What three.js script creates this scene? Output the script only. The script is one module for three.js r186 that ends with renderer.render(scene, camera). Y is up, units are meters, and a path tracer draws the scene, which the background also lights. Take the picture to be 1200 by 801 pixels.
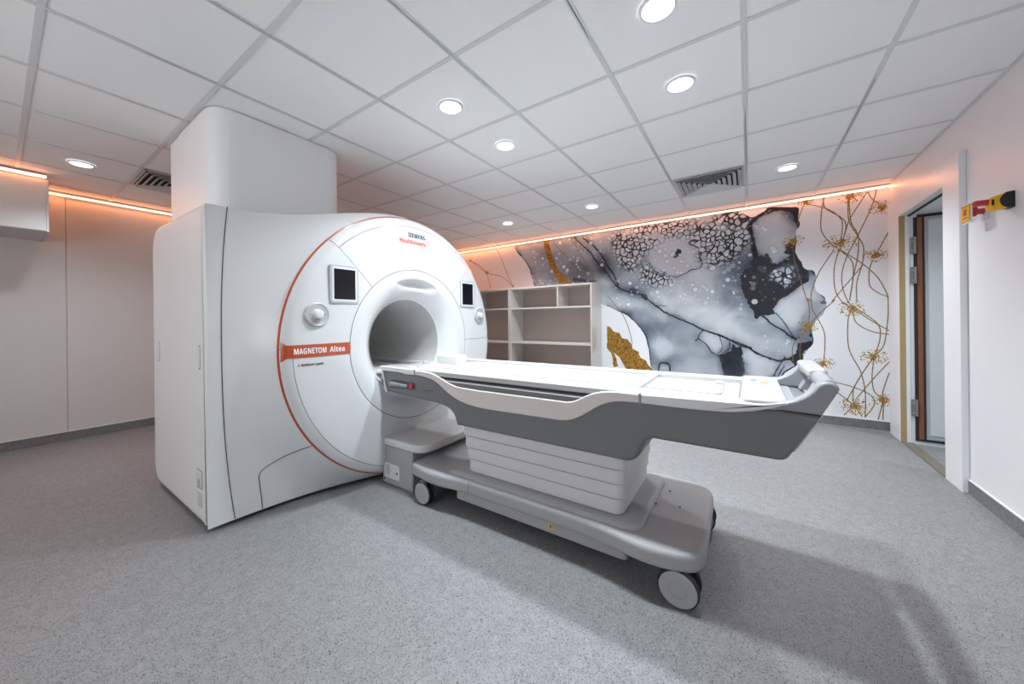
import * as THREE from 'three';
import { mergeGeometries } from 'three/addons/utils/BufferGeometryUtils.js';
import { RoundedBoxGeometry } from 'three/addons/geometries/RoundedBoxGeometry.js';
import { RectAreaLightUniformsLib } from 'three/addons/lights/RectAreaLightUniformsLib.js';
import { FontLoader } from 'three/addons/loaders/FontLoader.js';
import { TextGeometry } from 'three/addons/geometries/TextGeometry.js';

// ---------------------------------------------------------------- camera, exposure, room size
RectAreaLightUniformsLib.init();
const scene = new THREE.Scene();
scene.background = new THREE.Color(0x000000);
const renderer = new THREE.WebGLRenderer({ antialias: true });
renderer.toneMapping = THREE.LinearToneMapping;
renderer.toneMappingExposure = 1.0;
renderer.shadowMap.enabled = true;

const EYE = 1.17;
const camera = new THREE.PerspectiveCamera(2 * Math.atan(400.5 / 414.21) * 180 / Math.PI, 1200 / 801, 0.05, 60);
camera.rotation.order = 'YXZ';
camera.position.set(0, EYE, 0);
camera.rotation.set(0, 0.6052, -0.0114);
camera.setViewOffset(1200, 801, 9.01, 26.09, 1200, 801);   // the photograph's lens shift
camera.updateProjectionMatrix();

const CH = 2.4907;                                   // ceiling height
const XL = -5.68, XR = 1.178, ZB = -5.16, ZF = 1.95;  // inner faces of the walls
const DOWNLIGHT = 14.5;                               // candela of one round ceiling lamp
const BEAM = 68 * Math.PI / 180;                     // half angle of its soft beam
const LED = 56;                                      // strength of the orange cove strips
const FILL_WINDOW = 3.1;                                  // brightness of the fill window added behind the camera
const LED_COLOR = new THREE.Color().setRGB(1.0, 0.30, 0.10);
const LAMP_COLOR = new THREE.Color().setRGB(0.865, 0.945, 1.0);

// ---------------------------------------------------------------- helpers
let seed = 12345;
const rnd = () => { seed = (seed * 1664525 + 1013904223) >>> 0; return seed / 4294967296; };
const R3 = (a, b) => a + (b - a) * rnd();
const clamp = (v, a = 0, b = 1) => Math.min(b, Math.max(a, v));
const smooth = (a, b, v) => { const t = clamp((v - a) / (b - a)); return t * t * (3 - 2 * t); };
const lerp = (a, b, t) => a + (b - a) * t;
const used = {};
function numbered(name) { const n = used[name] = (used[name] ?? -1) + 1; return n ? `${name}_${String(n).padStart(3, '0')}` : name; }
const origins = new WeakMap();
function meta(o, label, category, group, kind) {
  if (label) o.userData.label = label;
  if (category) o.userData.category = category;
  if (group) o.userData.group = group;
  if (kind) o.userData.kind = kind;
  return o;
}
function thing(name, pos, label, category, group) {
  const g = new THREE.Group(); g.name = numbered(name); g.position.set(...pos); scene.add(g);
  origins.set(g, pos); return meta(g, label, category, group);
}
function structGroup(name) { const g = new THREE.Group(); g.name = name; scene.add(g); origins.set(g, [0, 0, 0]); g.userData.kind = 'structure'; return g; }
// geometry given in room coordinates becomes a part of a thing
function part(name, geo, mat, parent, label) {
  const o = origins.get(parent);
  geo.translate(-o[0], -o[1], -o[2]);
  const m = new THREE.Mesh(geo, mat); m.name = name; m.castShadow = m.receiveShadow = true;
  parent.add(m); origins.set(m, o);
  if (label) m.userData.label = label;
  return m;
}
function solo(name, geo, mat, label, category, group) {   // a thing that is one mesh
  const m = new THREE.Mesh(geo, mat); m.name = numbered(name); m.castShadow = m.receiveShadow = true;
  scene.add(m); origins.set(m, [0, 0, 0]); return meta(m, label, category, group);
}
function struct(name, geo, mat) { const m = solo(name, geo, mat); m.name = name; m.userData = { kind: 'structure' }; return m; }
function merge(list) {
  const a = list.map((g) => { const n = g.index ? g.toNonIndexed() : g; for (const k of Object.keys(n.attributes)) if (!['position', 'normal', 'uv'].includes(k)) n.deleteAttribute(k); return n; });
  return mergeGeometries(a, false);
}
function bx(x0, x1, y0, y1, z0, z1, r = 0, seg = 3) {
  const w = x1 - x0, h = y1 - y0, d = z1 - z0;
  const g = r ? new RoundedBoxGeometry(w, h, d, seg, Math.min(r, w / 2.01, h / 2.01, d / 2.01)) : new THREE.BoxGeometry(w, h, d);
  return g.translate((x0 + x1) / 2, (y0 + y1) / 2, (z0 + z1) / 2);
}
function metreUV(g) {   // uv in metres from the dominant axis
  if (g.index) g = g.toNonIndexed();
  const p = g.attributes.position, n = g.attributes.normal, uv = new Float32Array(p.count * 2);
  for (let i = 0; i < p.count; i++) {
    const ax = Math.abs(n.getX(i)), ay = Math.abs(n.getY(i)), az = Math.abs(n.getZ(i));
    const x = p.getX(i), y = p.getY(i), z = p.getZ(i);
    const [u, v] = ay >= ax && ay >= az ? [x, z] : ax >= az ? [z, y] : [x, y];
    uv[2 * i] = u; uv[2 * i + 1] = v;
  }
  g.setAttribute('uv', new THREE.BufferAttribute(uv, 2)); return g;
}
function shapeOf(pts) { const s = new THREE.Shape(); pts.forEach(([x, y], i) => (i ? s.lineTo(x, y) : s.moveTo(x, y))); s.closePath(); return s; }
// polygon with rounded corners: [x, y, radius]
function roundPoly(pts, def = 0) {
  const s = new THREE.Shape(), n = pts.length;
  for (let i = 0; i < n; i++) {
    const [x, y, r0] = pts[i], r = r0 ?? def, a = pts[(i + n - 1) % n], b = pts[(i + 1) % n];
    const da = Math.hypot(a[0] - x, a[1] - y), db = Math.hypot(b[0] - x, b[1] - y), q = Math.min(r, da / 2.05, db / 2.05);
    const p0 = [x + (a[0] - x) / da * q, y + (a[1] - y) / da * q], p1 = [x + (b[0] - x) / db * q, y + (b[1] - y) / db * q];
    i ? s.lineTo(...p0) : s.moveTo(...p0);
    if (q > 1e-4) s.quadraticCurveTo(x, y, ...p1);
  }
  s.closePath(); return s;
}
// prism from a side view (x, y), between z0 and z1, with rounded rims
function sideExtrude(shape, z0, z1, bt = 0, bs = bt, seg = 3) {
  return new THREE.ExtrudeGeometry(shape, { depth: z1 - z0 - 2 * bt, bevelEnabled: bt > 0, bevelThickness: bt, bevelSize: bs, bevelOffset: -bs, bevelSegments: seg, curveSegments: 10 }).translate(0, 0, z0 + bt);
}
// prism from a plan (x, z), between y0 and y1
function planExtrude(pts, y0, y1, bt = 0, bs = bt, seg = 3, round = true) {
  const s = round ? roundPoly(pts.map(([x, z, r]) => [x, -z, r])) : shapeOf(pts.map(([x, z]) => [x, -z]));
  return new THREE.ExtrudeGeometry(s, { depth: y1 - y0 - 2 * bt, bevelEnabled: bt > 0, bevelThickness: bt, bevelSize: bs, bevelOffset: -bs, bevelSegments: seg, curveSegments: 10 }).rotateX(-Math.PI / 2).translate(0, y0 + bt, 0);
}
function tube(pts, r, seg = 24, rad = 6, closed = false) { return new THREE.TubeGeometry(new THREE.CatmullRomCurve3(pts.map((p) => new THREE.Vector3(...p)), closed), seg, r, rad, closed); }
function cylX(x0, x1, r, cy, cz, n = 40) { return new THREE.CylinderGeometry(r, r, x1 - x0, n).rotateZ(Math.PI / 2).translate((x0 + x1) / 2, cy, cz); }
function cylZ(z0, z1, r, cx, cy, n = 40) { return new THREE.CylinderGeometry(r, r, z1 - z0, n).rotateX(Math.PI / 2).translate(cx, cy, (z0 + z1) / 2); }
function grid(nu, nv, fn, uvFn) {   // parametric sheet
  const pos = [], uv = [], idx = [];
  for (let i = 0; i <= nu; i++) for (let j = 0; j <= nv; j++) { pos.push(...fn(i / nu, j / nv)); uv.push(...(uvFn ? uvFn(i / nu, j / nv) : [i / nu, j / nv])); }
  for (let i = 0; i < nu; i++) for (let j = 0; j < nv; j++) { const a = i * (nv + 1) + j, b = a + nv + 1; idx.push(a, b, a + 1, b, b + 1, a + 1); }
  const g = new THREE.BufferGeometry();
  g.setAttribute('position', new THREE.Float32BufferAttribute(pos, 3)); g.setAttribute('uv', new THREE.Float32BufferAttribute(uv, 2));
  g.setIndex(idx); g.computeVertexNormals(); return g;
}
// value noise, tiling when asked
function hash2(x, y, s = 0) { let h = (x * 374761393 + y * 668265263 + s * 974634777) | 0; h = Math.imul(h ^ (h >>> 13), 1274126177); h ^= h >>> 16; return (h >>> 0) / 4294967296; }
function vnoise(x, y, s = 0, per = 0) {
  const xi = Math.floor(x), yi = Math.floor(y), fx = x - xi, fy = y - yi, u = fx * fx * (3 - 2 * fx), v = fy * fy * (3 - 2 * fy);
  const m = (k) => (per ? ((k % per) + per) % per : k);
  const a = hash2(m(xi), m(yi), s), b = hash2(m(xi + 1), m(yi), s), c = hash2(m(xi), m(yi + 1), s), d = hash2(m(xi + 1), m(yi + 1), s);
  return lerp(lerp(a, b, u), lerp(c, d, u), v);
}
function fbm(x, y, s = 0, oct = 4) { let a = 0.5, t = 0; for (let i = 0; i < oct; i++) { t += a * vnoise(x, y, s + i * 17); x *= 2.03; y *= 2.03; a *= 0.5; } return t; }
function dataTex(n, fn, srgb = true, repeat = true) {
  const d = new Uint8Array(n * n * 4);
  for (let y = 0; y < n; y++) for (let x = 0; x < n; x++) { const c = fn(x, y), o = (y * n + x) * 4; d[o] = c[0]; d[o + 1] = c[1]; d[o + 2] = c[2]; d[o + 3] = 255; }
  const t = new THREE.DataTexture(d, n, n, THREE.RGBAFormat);
  if (srgb) t.colorSpace = THREE.SRGBColorSpace;
  if (repeat) t.wrapS = t.wrapT = THREE.RepeatWrapping;
  t.magFilter = THREE.LinearFilter; t.minFilter = THREE.LinearMipmapLinearFilter; t.needsUpdate = true; return t;
}

// ---------------------------------------------------------------- materials
const std = (r, g, b, rough = 0.6, extra = {}) => new THREE.MeshStandardMaterial({ color: new THREE.Color().setRGB(r, g, b), roughness: rough, ...extra });
const phy = (r, g, b, rough = 0.4, extra = {}) => new THREE.MeshPhysicalMaterial({ color: new THREE.Color().setRGB(r, g, b), roughness: rough, ...extra });
// speckled vinyl: grey ground with dark and pale chips a few millimetres across
function vinylTexture() {
  const n = 1024, buf = new Float32Array(n * n);
  for (let y = 0; y < n; y++) for (let x = 0; x < n; x++) buf[y * n + x] = 0.56 + (vnoise(x / 8, y / 8, 3, 128) - 0.5) * 0.06 + (vnoise(x / 32, y / 32, 5, 32) - 0.5) * 0.04 + (hash2(x, y, 9) - 0.5) * 0.06;
  const chip = (cx, cy, r, v, e, a) => {
    const k = Math.ceil(r * 1.6);
    for (let dy = -k; dy <= k; dy++) for (let dx = -k; dx <= k; dx++) {
      const u = (dx * Math.cos(a) + dy * Math.sin(a)) / (r * e), w = (-dx * Math.sin(a) + dy * Math.cos(a)) * e / r, d = u * u + w * w;
      if (d < 1) { const i = (((cy + dy) % n + n) % n) * n + ((cx + dx) % n + n) % n; buf[i] = lerp(buf[i], v, clamp((1 - d) * 3)); }
    }
  };
  for (let i = 0; i < 5200; i++) chip((rnd() * n) | 0, (rnd() * n) | 0, R3(1.2, 2.8), R3(0.61, 0.71), R3(0.8, 1.3), rnd() * 3);
  for (let i = 0; i < 9000; i++) chip((rnd() * n) | 0, (rnd() * n) | 0, R3(0.9, 2.3), R3(0.06, 0.28), R3(0.8, 1.4), rnd() * 3);
  return dataTex(n, (x, y) => { const v = clamp(buf[y * n + x]) * 255; return [v * 0.995, v, v * 1.01]; });
}
const VINYL = vinylTexture();
function vinylMat(rep, tint, rough) { const t = VINYL.clone(); t.repeat.set(rep, rep); t.needsUpdate = true; return new THREE.MeshStandardMaterial({ color: new THREE.Color().setRGB(tint, tint, tint), map: t, roughness: rough }); }
const grainTex = dataTex(256, (x, y) => { const v = 128 + (vnoise(x / 4, y / 4, 31, 64) - 0.5) * 90 + (hash2(x, y, 33) - 0.5) * 60; return [v, v, v]; }, false);
function grained(m, rep, scale) { const t = grainTex.clone(); t.repeat.set(rep, rep); t.needsUpdate = true; m.bumpMap = t; m.bumpScale = scale; return m; }
const M = {
  floor: vinylMat(1.25, 0.83, 0.5),
  base: vinylMat(1.25, 0.7, 0.6),
  baseCap: std(0.7, 0.7, 0.7, 0.5),
  wall: std(0.77, 0.775, 0.80, 0.42),
  panelWhite: std(0.66, 0.65, 0.64, 0.5),
  tile: grained(std(0.92, 0.92, 0.92, 0.9), 3, 0.0004),
  tee: std(0.70, 0.71, 0.725, 0.5),
  plenum: std(0.3, 0.3, 0.3, 0.9),
  trim: std(0.80, 0.81, 0.83, 0.35),
  shell: phy(0.74, 0.75, 0.76, 0.34, { clearcoat: 0.25, clearcoatRoughness: 0.25 }),
  shellMatte: std(0.72, 0.725, 0.73, 0.5),
  tower: std(0.87, 0.88, 0.89, 0.45),
  dialPlate: phy(0.50, 0.51, 0.52, 0.3, { clearcoat: 0.5 }),
  face: phy(0.70, 0.71, 0.72, 0.22, { clearcoat: 0.8, clearcoatRoughness: 0.06 }),
  bore: std(0.62, 0.61, 0.60, 0.4),
  darkGrey: std(0.10, 0.10, 0.11, 0.7),  // dark grey small parts, also the shade lines along the shell seams
  seamGrey: std(0.33, 0.34, 0.35, 0.7),
  orange: phy(0.50, 0.075, 0.016, 0.35, { clearcoat: 0.5 }),
  black: std(0.012, 0.012, 0.014, 0.5),
  rubber: std(0.02, 0.02, 0.022, 0.75),
  screen: phy(0.006, 0.007, 0.010, 0.12, {}),
  bezel: std(0.46, 0.48, 0.50, 0.35),
  chrome: std(0.62, 0.63, 0.65, 0.3, { metalness: 0.6 }),
  tableRim: phy(0.74, 0.74, 0.745, 0.35),
  tableTop: phy(0.54, 0.54, 0.545, 0.3, { clearcoat: 0.4, clearcoatRoughness: 0.15 }),  // same white as the rim, toned down against the strong lamplight above
  tableGrey: std(0.175, 0.178, 0.182, 0.5),
  tailGrey: std(0.30, 0.315, 0.335, 0.42),
  tableCream: std(0.72, 0.66, 0.63, 0.45),
  cover: std(0.66, 0.65, 0.645, 0.5),
  deck: std(0.37, 0.37, 0.38, 0.5),
  block: grained(std(0.70, 0.70, 0.69, 0.6), 30, 0.001),
  letterWhite: std(0.85, 0.85, 0.85, 0.5),
  letterTeal: std(0.004, 0.045, 0.085, 0.5),
  letterOrange: std(0.60, 0.07, 0.012, 0.5),
  letterGrey: std(0.10, 0.10, 0.11, 0.5),
  red: phy(0.55, 0.02, 0.02, 0.3, { clearcoat: 0.4 }),
  yellow: phy(0.80, 0.45, 0.01, 0.4),
  wood: std(0.42, 0.30, 0.14, 0.7),
  copper: std(0.34, 0.13, 0.07, 0.4, { metalness: 0.5 }),
  steel: std(0.30, 0.30, 0.30, 0.4, { metalness: 0.6 }),
  threshold: grained(std(0.16, 0.145, 0.11, 0.5), 8, 0.0006),
  doorFace: std(0.62, 0.66, 0.66, 0.4),
  doorRim: std(0.42, 0.45, 0.48, 0.4),
  ventDark: std(0.015, 0.015, 0.016, 0.8),
  ventSlat: std(0.62, 0.62, 0.63, 0.4, { metalness: 0.2 }),
  shelfWhite: std(0.72, 0.70, 0.68, 0.4),
  shelfBack: std(0.50, 0.455, 0.42, 0.5),
  shelfGloss: phy(0.62, 0.60, 0.58, 0.3, { clearcoat: 1, clearcoatRoughness: 0.05 }),
  glass: grained(new THREE.MeshPhysicalMaterial({ color: new THREE.Color().setRGB(0.95, 0.94, 0.93), roughness: 0.04, transmission: 1, thickness: 0, ior: 1.5 }), 0.25, 0.003),
  clear: new THREE.MeshPhysicalMaterial({ color: new THREE.Color().setRGB(0.97, 0.96, 0.97), roughness: 0.06, transmission: 1, thickness: 0, ior: 1.45 }),
  lens: new THREE.MeshStandardMaterial({ color: 0xffffff, emissive: LAMP_COLOR, emissiveIntensity: 3.0, roughness: 0.6 }),
  fillGlow: new THREE.MeshStandardMaterial({ color: 0xffffff, emissive: new THREE.Color().setRGB(0.92, 0.97, 1.0), emissiveIntensity: 1.0, roughness: 0.5 }),  // glow of the added fill window
  led: new THREE.MeshStandardMaterial({ color: 0xffffff, emissive: new THREE.Color().setRGB(1.0, 0.50, 0.26), emissiveIntensity: 3.2, roughness: 0.6 }),
};

// ---------------------------------------------------------------- the room
const T = 0.15;
struct('floor', metreUV(bx(XL - T, 3.4, -0.1, 0, ZB - T, ZF + T)), M.floor);
struct('wall_back', bx(XL - T, XR + 0.02, 0, CH + 0.25, ZB - T, ZB - 0.004), M.wall);
const WI = [-3.4, -0.8, 0.95, 2.05];                 // opening for a window added behind the camera to brighten surfaces facing it
struct('wall_front', merge([bx(XL - T, WI[0], 0, CH + 0.25, ZF, ZF + T), bx(WI[1], XR + 0.35, 0, CH + 0.25, ZF, ZF + T), bx(WI[0], WI[1], 0, WI[2], ZF, ZF + T), bx(WI[0], WI[1], WI[3], CH + 0.25, ZF, ZF + T)]), M.wall);
{ // left wall of tall panels with fine open joints
  const w = structGroup('wall_left');
  part('backing', bx(XL - T, XL - 0.012, 0, CH + 0.25, ZB - T, ZF), M.panelWhite, w);
  const joints = [ZB, -4.023, -2.823, -1.623, -0.423, 0.777, ZF];
  for (let i = 0; i + 1 < joints.length; i++) part('panel', bx(XL - 0.012, XL, 0.09, CH, joints[i] + 0.002, joints[i + 1] - 0.002, 0.0015, 1), M.panelWhite, w);
}
const DZ0 = -4.76, DZ1 = -3.862, DY = 2.08, WX = 1.52;   // door opening in the right wall
{
  const w = structGroup('wall_right');
  part('plaster', merge([bx(XR, WX, 0, CH + 0.25, DZ1, ZF), bx(XR, WX, 0, CH + 0.25, ZB - T, DZ0), bx(XR, WX, DY, CH + 0.25, DZ0, DZ1)]), M.wall, w);
}
// coved vinyl skirting with a pale cap
function skirting(name, ranges) { struct(name, metreUV(merge(ranges)), M.base); }
skirting('baseboard_left', [bx(XL, XL + 0.008, 0, 0.088, ZB, ZF)]);
skirting('baseboard_back', [bx(XL, XR, 0, 0.088, ZB, ZB + 0.008)]);
skirting('baseboard_right', [bx(XR - 0.008, XR, 0, 0.088, -3.62, ZF), bx(XR - 0.008, XR, 0, 0.088, ZB, -5.06)]);
skirting('baseboard_front', [bx(XL, XR, 0, 0.088, ZF - 0.008, ZF)]);
struct('trim_1', merge([bx(XL, XL + 0.011, 0.088, 0.094, ZB, ZF), bx(XL, XR, 0.088, 0.094, ZB, ZB + 0.011), bx(XR - 0.011, XR, 0.088, 0.094, -3.62, ZF)]), M.baseCap);

{ // suspended ceiling: lay-in tiles on a grid of tees
  const c = structGroup('ceiling');
  const xs = [XL], zs = [];
  for (let i = -9; i <= 1; i++) xs.push(-0.007 + 0.6 * i); xs.push(XR);
  zs.push(ZB); for (let j = 6; j >= -5; j--) zs.push(-1.3206 - 0.6 * j); zs.push(ZF);
  const tileGeo = {};
  for (let i = 0; i + 1 < xs.length; i++) for (let j = 0; j + 1 < zs.length; j++) {
    const w = xs[i + 1] - xs[i], d = zs[j + 1] - zs[j];
    if (w < 0.03 || d < 0.03) continue;
    const key = w.toFixed(3) + d.toFixed(3);
    tileGeo[key] ??= metreUV(new THREE.BoxGeometry(w - 0.006, 0.016, d - 0.006));
    const m = new THREE.Mesh(tileGeo[key], M.tile); m.name = 'ceiling_tile'; m.position.set((xs[i] + xs[i + 1]) / 2, CH + 0.0125, (zs[j] + zs[j + 1]) / 2);
    m.castShadow = m.receiveShadow = true; c.add(m);
  }
  for (let i = 1; i + 1 < xs.length; i++) part('main_tee', merge([bx(xs[i] - 0.012, xs[i] + 0.012, CH, CH + 0.004, ZB, ZF), bx(xs[i] - 0.002, xs[i] + 0.002, CH, CH + 0.035, ZB, ZF)]), M.tee, c);
  const crossGeo = {};
  for (let j = 1; j + 1 < zs.length; j++) for (let i = 0; i + 1 < xs.length; i++) {
    const w = xs[i + 1] - xs[i]; if (w < 0.03) continue;
    crossGeo[w.toFixed(3)] ??= new THREE.BoxGeometry(w - 0.0245, 0.0035, 0.024);
    const m = new THREE.Mesh(crossGeo[w.toFixed(3)], M.tee); m.name = 'cross_tee'; m.position.set((xs[i] + xs[i + 1]) / 2, CH + 0.00225, zs[j]); m.castShadow = m.receiveShadow = true; c.add(m);
  }
  part('wall_angle', merge([bx(XR - 0.022, XR, CH - 0.001, CH + 0.004, ZB + 0.03, ZF), bx(XL, XR, CH - 0.001, CH + 0.004, ZF - 0.022, ZF), bx(XL + 0.03, XL + 0.05, CH - 0.001, CH + 0.004, ZB, ZF), bx(XL, XR, CH - 0.001, CH + 0.004, ZB + 0.03, ZB + 0.05)]), M.tee, c);
  part('slab', bx(XL - T, WX, CH + 0.25, CH + 0.35, ZB - T, ZF + T), M.plenum, c);
}

{ // doorway: casing, rebate, open shielded leaf, corridor beyond
  const t2 = structGroup('trim_2');
  const zo0 = -5.06, zo1 = -3.62, yo = 2.25, p = 0.034;
  part('casing_stile', bx(XR - p, XR, 0, yo - 0.0, zo0, DZ0, 0.004), M.trim, t2);
  part('casing_stile', bx(XR - p, XR, 0, yo - 0.0, DZ1, zo1, 0.004), M.trim, t2);
  part('casing_head', bx(XR - p, XR, DY, yo, DZ0 - 0.002, DZ1 + 0.002, 0.003), M.trim, t2);
  const t3 = structGroup('trim_3');
  part('wooden_reveal', bx(XR - p, XR + 0.004, 0, DY, DZ0, DZ0 + 0.006), M.wood, t3);
  part('white_reveal', bx(XR + 0.004, XR + 0.03, 0, DY, DZ0, DZ0 + 0.006), M.trim, t3);
  part('head_seal', bx(XR + 0.02, XR + 0.034, DY - 0.012, DY, DZ0, DZ1), M.rubber, t3);
  struct('trim_4', metreUV(bx(XR - 0.03, XR + 0.045, 0, 0.008, DZ0, DZ1, 0.003)), M.threshold);   // metal threshold
  const d = structGroup('door_1');
  const zf = DZ0 + 0.004;
  part('leaf', bx(1.30, 2.22, 0.05, 2.05, zf - 0.07, zf, 0.004), M.doorRim, d);
  part('face_sheet', bx(1.325, 2.2, 0.09, 2.02, zf - 0.002, zf + 0.004, 0.002), M.doorFace, d);
  part('edge_gasket', merge([bx(1.235, 1.257, 0.03, 2.055, zf - 0.07, zf + 0.004), bx(1.287, 1.30, 0.03, 2.055, zf - 0.07, zf + 0.005), bx(1.257, 2.22, 2.05, 2.075, zf - 0.07, zf + 0.004), bx(1.257, 2.22, 0.03, 0.05, zf - 0.07, zf + 0.004)]), M.rubber, d);
  part('copper_strip', bx(1.257, 1.287, 0.05, 2.05, zf - 0.065, zf + 0.006, 0.003), M.copper, d, 'copper contact strip along the door edge');
  for (const y of [1.80, 1.53, 0.33]) {
    const h = part('hinge', merge([bx(1.212, 1.246, y - 0.075, y + 0.075, zf, zf + 0.012, 0.003), new THREE.CylinderGeometry(0.009, 0.009, 0.15, 12).translate(1.242, y, zf + 0.016)]), M.steel, d);
    for (const s of [-0.045, 0.045]) part('screw', cylZ(zf + 0.012, zf + 0.014, 0.006, 1.225, y + s, 10), M.chrome, h);
  }
  // corridor
  struct('wall_corridor', merge([bx(3.25, 3.4, 0, 2.75, -5.3, -1.9), bx(WX, 3.4, 0, 2.75, -5.31, -5.2), bx(WX, 3.4, 0, 2.75, -1.9, -1.8)]), M.wall);
  struct('ceiling_corridor', bx(WX, 3.4, 2.6, 2.75, -5.3, -1.8), M.tile);
}
function areaLight(name, color, intensity, w, h, pos, aim, parent = scene) {
  const l = new THREE.RectAreaLight(color, intensity, w, h); l.name = name;
  const m = new THREE.Matrix4(), dir = new THREE.Vector3(...aim).normalize();
  const up = Math.abs(dir.y) > 0.95 ? new THREE.Vector3(0, 0, 1) : new THREE.Vector3(0, 1, 0);
  m.lookAt(new THREE.Vector3(), dir, up); l.quaternion.setFromRotationMatrix(m); l.position.set(...pos); l.castShadow = true; parent.add(l); return l;
}
{
  const w = structGroup('added_window_1');  // glowing window added out of view as a fill light
  const [a, b, c, d] = WI;
  part('frame', merge([bx(a - 0.04, b + 0.04, c - 0.05, c, ZF - 0.02, ZF + T), bx(a - 0.04, b + 0.04, d, d + 0.05, ZF - 0.02, ZF + T), bx(a - 0.05, a, c - 0.05, d + 0.05, ZF - 0.02, ZF + T), bx(b, b + 0.05, c - 0.05, d + 0.05, ZF - 0.02, ZF + T)]), M.trim, w);
  part('added_glow_pane', bx(a, b, c, d, ZF + 0.07, ZF + 0.08), M.fillGlow, w);
  areaLight('added_fill_light', new THREE.Color().setRGB(0.92, 0.97, 1.0), FILL_WINDOW, b - a, d - c, [(a + b) / 2, (c + d) / 2, ZF + 0.055], [0, 0, -1], w);
}
function downlight(x, z, label, y = CH, k = 1) {
  const g = thing('downlight', [x, y, z], label, 'ceiling light', 'round ceiling downlights');
  part('trim_ring', new THREE.LatheGeometry([[0.064, 0], [0.064, -0.006], [0.070, -0.009], [0.076, -0.006], [0.079, 0.001]].map((p) => new THREE.Vector2(...p)), 40).translate(x, y, z), M.trim, g);
  part('lens', new THREE.CylinderGeometry(0.0645, 0.0645, 0.004, 40).translate(x, y - 0.004, z), M.lens, g);
  const s = new THREE.SpotLight(LAMP_COLOR, DOWNLIGHT * k, 0, BEAM, 1, 2); s.name = 'downlight_beam'; s.position.set(0, -0.014, 0); s.shadow.radius = 3; s.castShadow = true;
  s.target.position.set(0, -1, 0); g.add(s, s.target);
}
for (const [x, z, l] of [
  [-0.307, -1.62, 'round white downlight nearest the camera, cut by the top of the picture'],
  [-0.307, -2.22, 'round white downlight above the tail of the patient table, second from the top'],
  [-1.507, -1.62, 'round white downlight in the ceiling left of and before its twin above the scanner face'],
  [-1.507, -2.22, 'round white downlight diagonally behind its twin above the scanner face'],
  [-1.507, -4.02, 'small round downlight right of centre before the mural wall, above the cabinet'],
  [-2.707, -4.02, 'smallest round downlight, just right of the scanner top near the mural strip'],
  [0.293, -4.02, 'round downlight right of the wide ceiling grille, near the doorway'],
  [-4.507, -0.42, 'round downlight at the far left above the orange strip'],
]) downlight(x, z, l, CH, x < -4 ? 0.5 : z < -3 ? 1.2 : 0.85);
downlight(2.35, -3.6, 'round downlight in the corridor ceiling beyond the open door', 2.6);

// orange light strips in the angle between wall and ceiling
function ledStrip(a, b, out, label, k = 1) {   // a, b: ends on the wall line; out: horizontal direction into the room
  const A = new THREE.Vector3(...a), B = new THREE.Vector3(...b), L = A.distanceTo(B), c = A.clone().add(B).multiplyScalar(0.5);
  const g = thing('led_strip', c.toArray(), label, 'light strip', 'orange light strips along the ceiling edge');
  const n = new THREE.Vector3(out[0], -1, out[1]).normalize(), alongX = Math.abs(B.x - A.x) > Math.abs(B.z - A.z);
  const q = new THREE.Quaternion().setFromRotationMatrix(new THREE.Matrix4().lookAt(new THREE.Vector3(), n, new THREE.Vector3(0, 1, 0)));
  const place = (geo, off) => geo.applyQuaternion(q).translate(c.x + n.x * off, c.y + n.y * off, c.z + n.z * off);
  part('profile', place(new THREE.BoxGeometry(L, 0.028, 0.012), 0.004), M.trim, g);
  part('led_diffuser', place(new THREE.BoxGeometry(L - 0.004, 0.022, 0.006), 0.012), M.led, g);
  areaLight('led_glow', LED_COLOR, LED * k, L, 0.016, [n.x * 0.018, n.y * 0.018, n.z * 0.018], [n.x, n.y, n.z], g);
}
const yl = CH - 0.012;
for (let i = 0; i < 3; i++) ledStrip([lerp(XL, XR, i / 3), yl, ZB + 0.012], [lerp(XL, XR, (i + 1) / 3), yl, ZB + 0.012], [0, 1], ['glowing orange strip over the mural wall, left part hidden behind the scanner', 'glowing orange strip over the mural wall above the cabinet', 'glowing orange strip over the mural wall, right part by the doorway'][i], [1.3, 0.75, 0.55][i]);
ledStrip([XL + 0.012, yl, -0.22], [XL + 0.012, yl, -2.7], [1, 0], 'glowing orange strip on the left wall between wall box and scanner');
ledStrip([XL + 0.012, yl, -2.7], [XL + 0.012, yl, ZB + 0.02], [1, 0], 'glowing orange strip on the left wall behind the scanner');

{ // wall box under the ceiling at the far left, with its own strip on top
  const x1 = -5.06, y0 = 1.99, y1 = 2.435, z0 = -0.285, z1 = ZF;
  const g = thing('wall_box', [XL, y0, z0], 'white box unit high on the left wall with orange strip on top', 'wall box');
  part('front_panel', bx(x1 - 0.018, x1, y0 + 0.004, y1, z0 + 0.016, z1, 0.002), M.panelWhite, g);
  part('carcass', bx(XL, x1 - 0.018, y0, y1, z0 + 0.016, z1, 0.002), M.panelWhite, g);
  part('end_panel', bx(XL, x1 + 0.003, y0 - 0.003, y1 + 0.004, z0, z0 + 0.015, 0.002), M.panelWhite, g);
  part('top_board', bx(XL, x1 - 0.02, y1, CH - 0.003, z0 + 0.016, z1), M.panelWhite, g);
  ledStrip([x1 - 0.004, CH - 0.018, z0 + 0.01], [x1 - 0.004, CH - 0.018, z1 - 0.01], [1, 0], 'glowing orange strip along the top of the white wall box');
}

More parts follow.
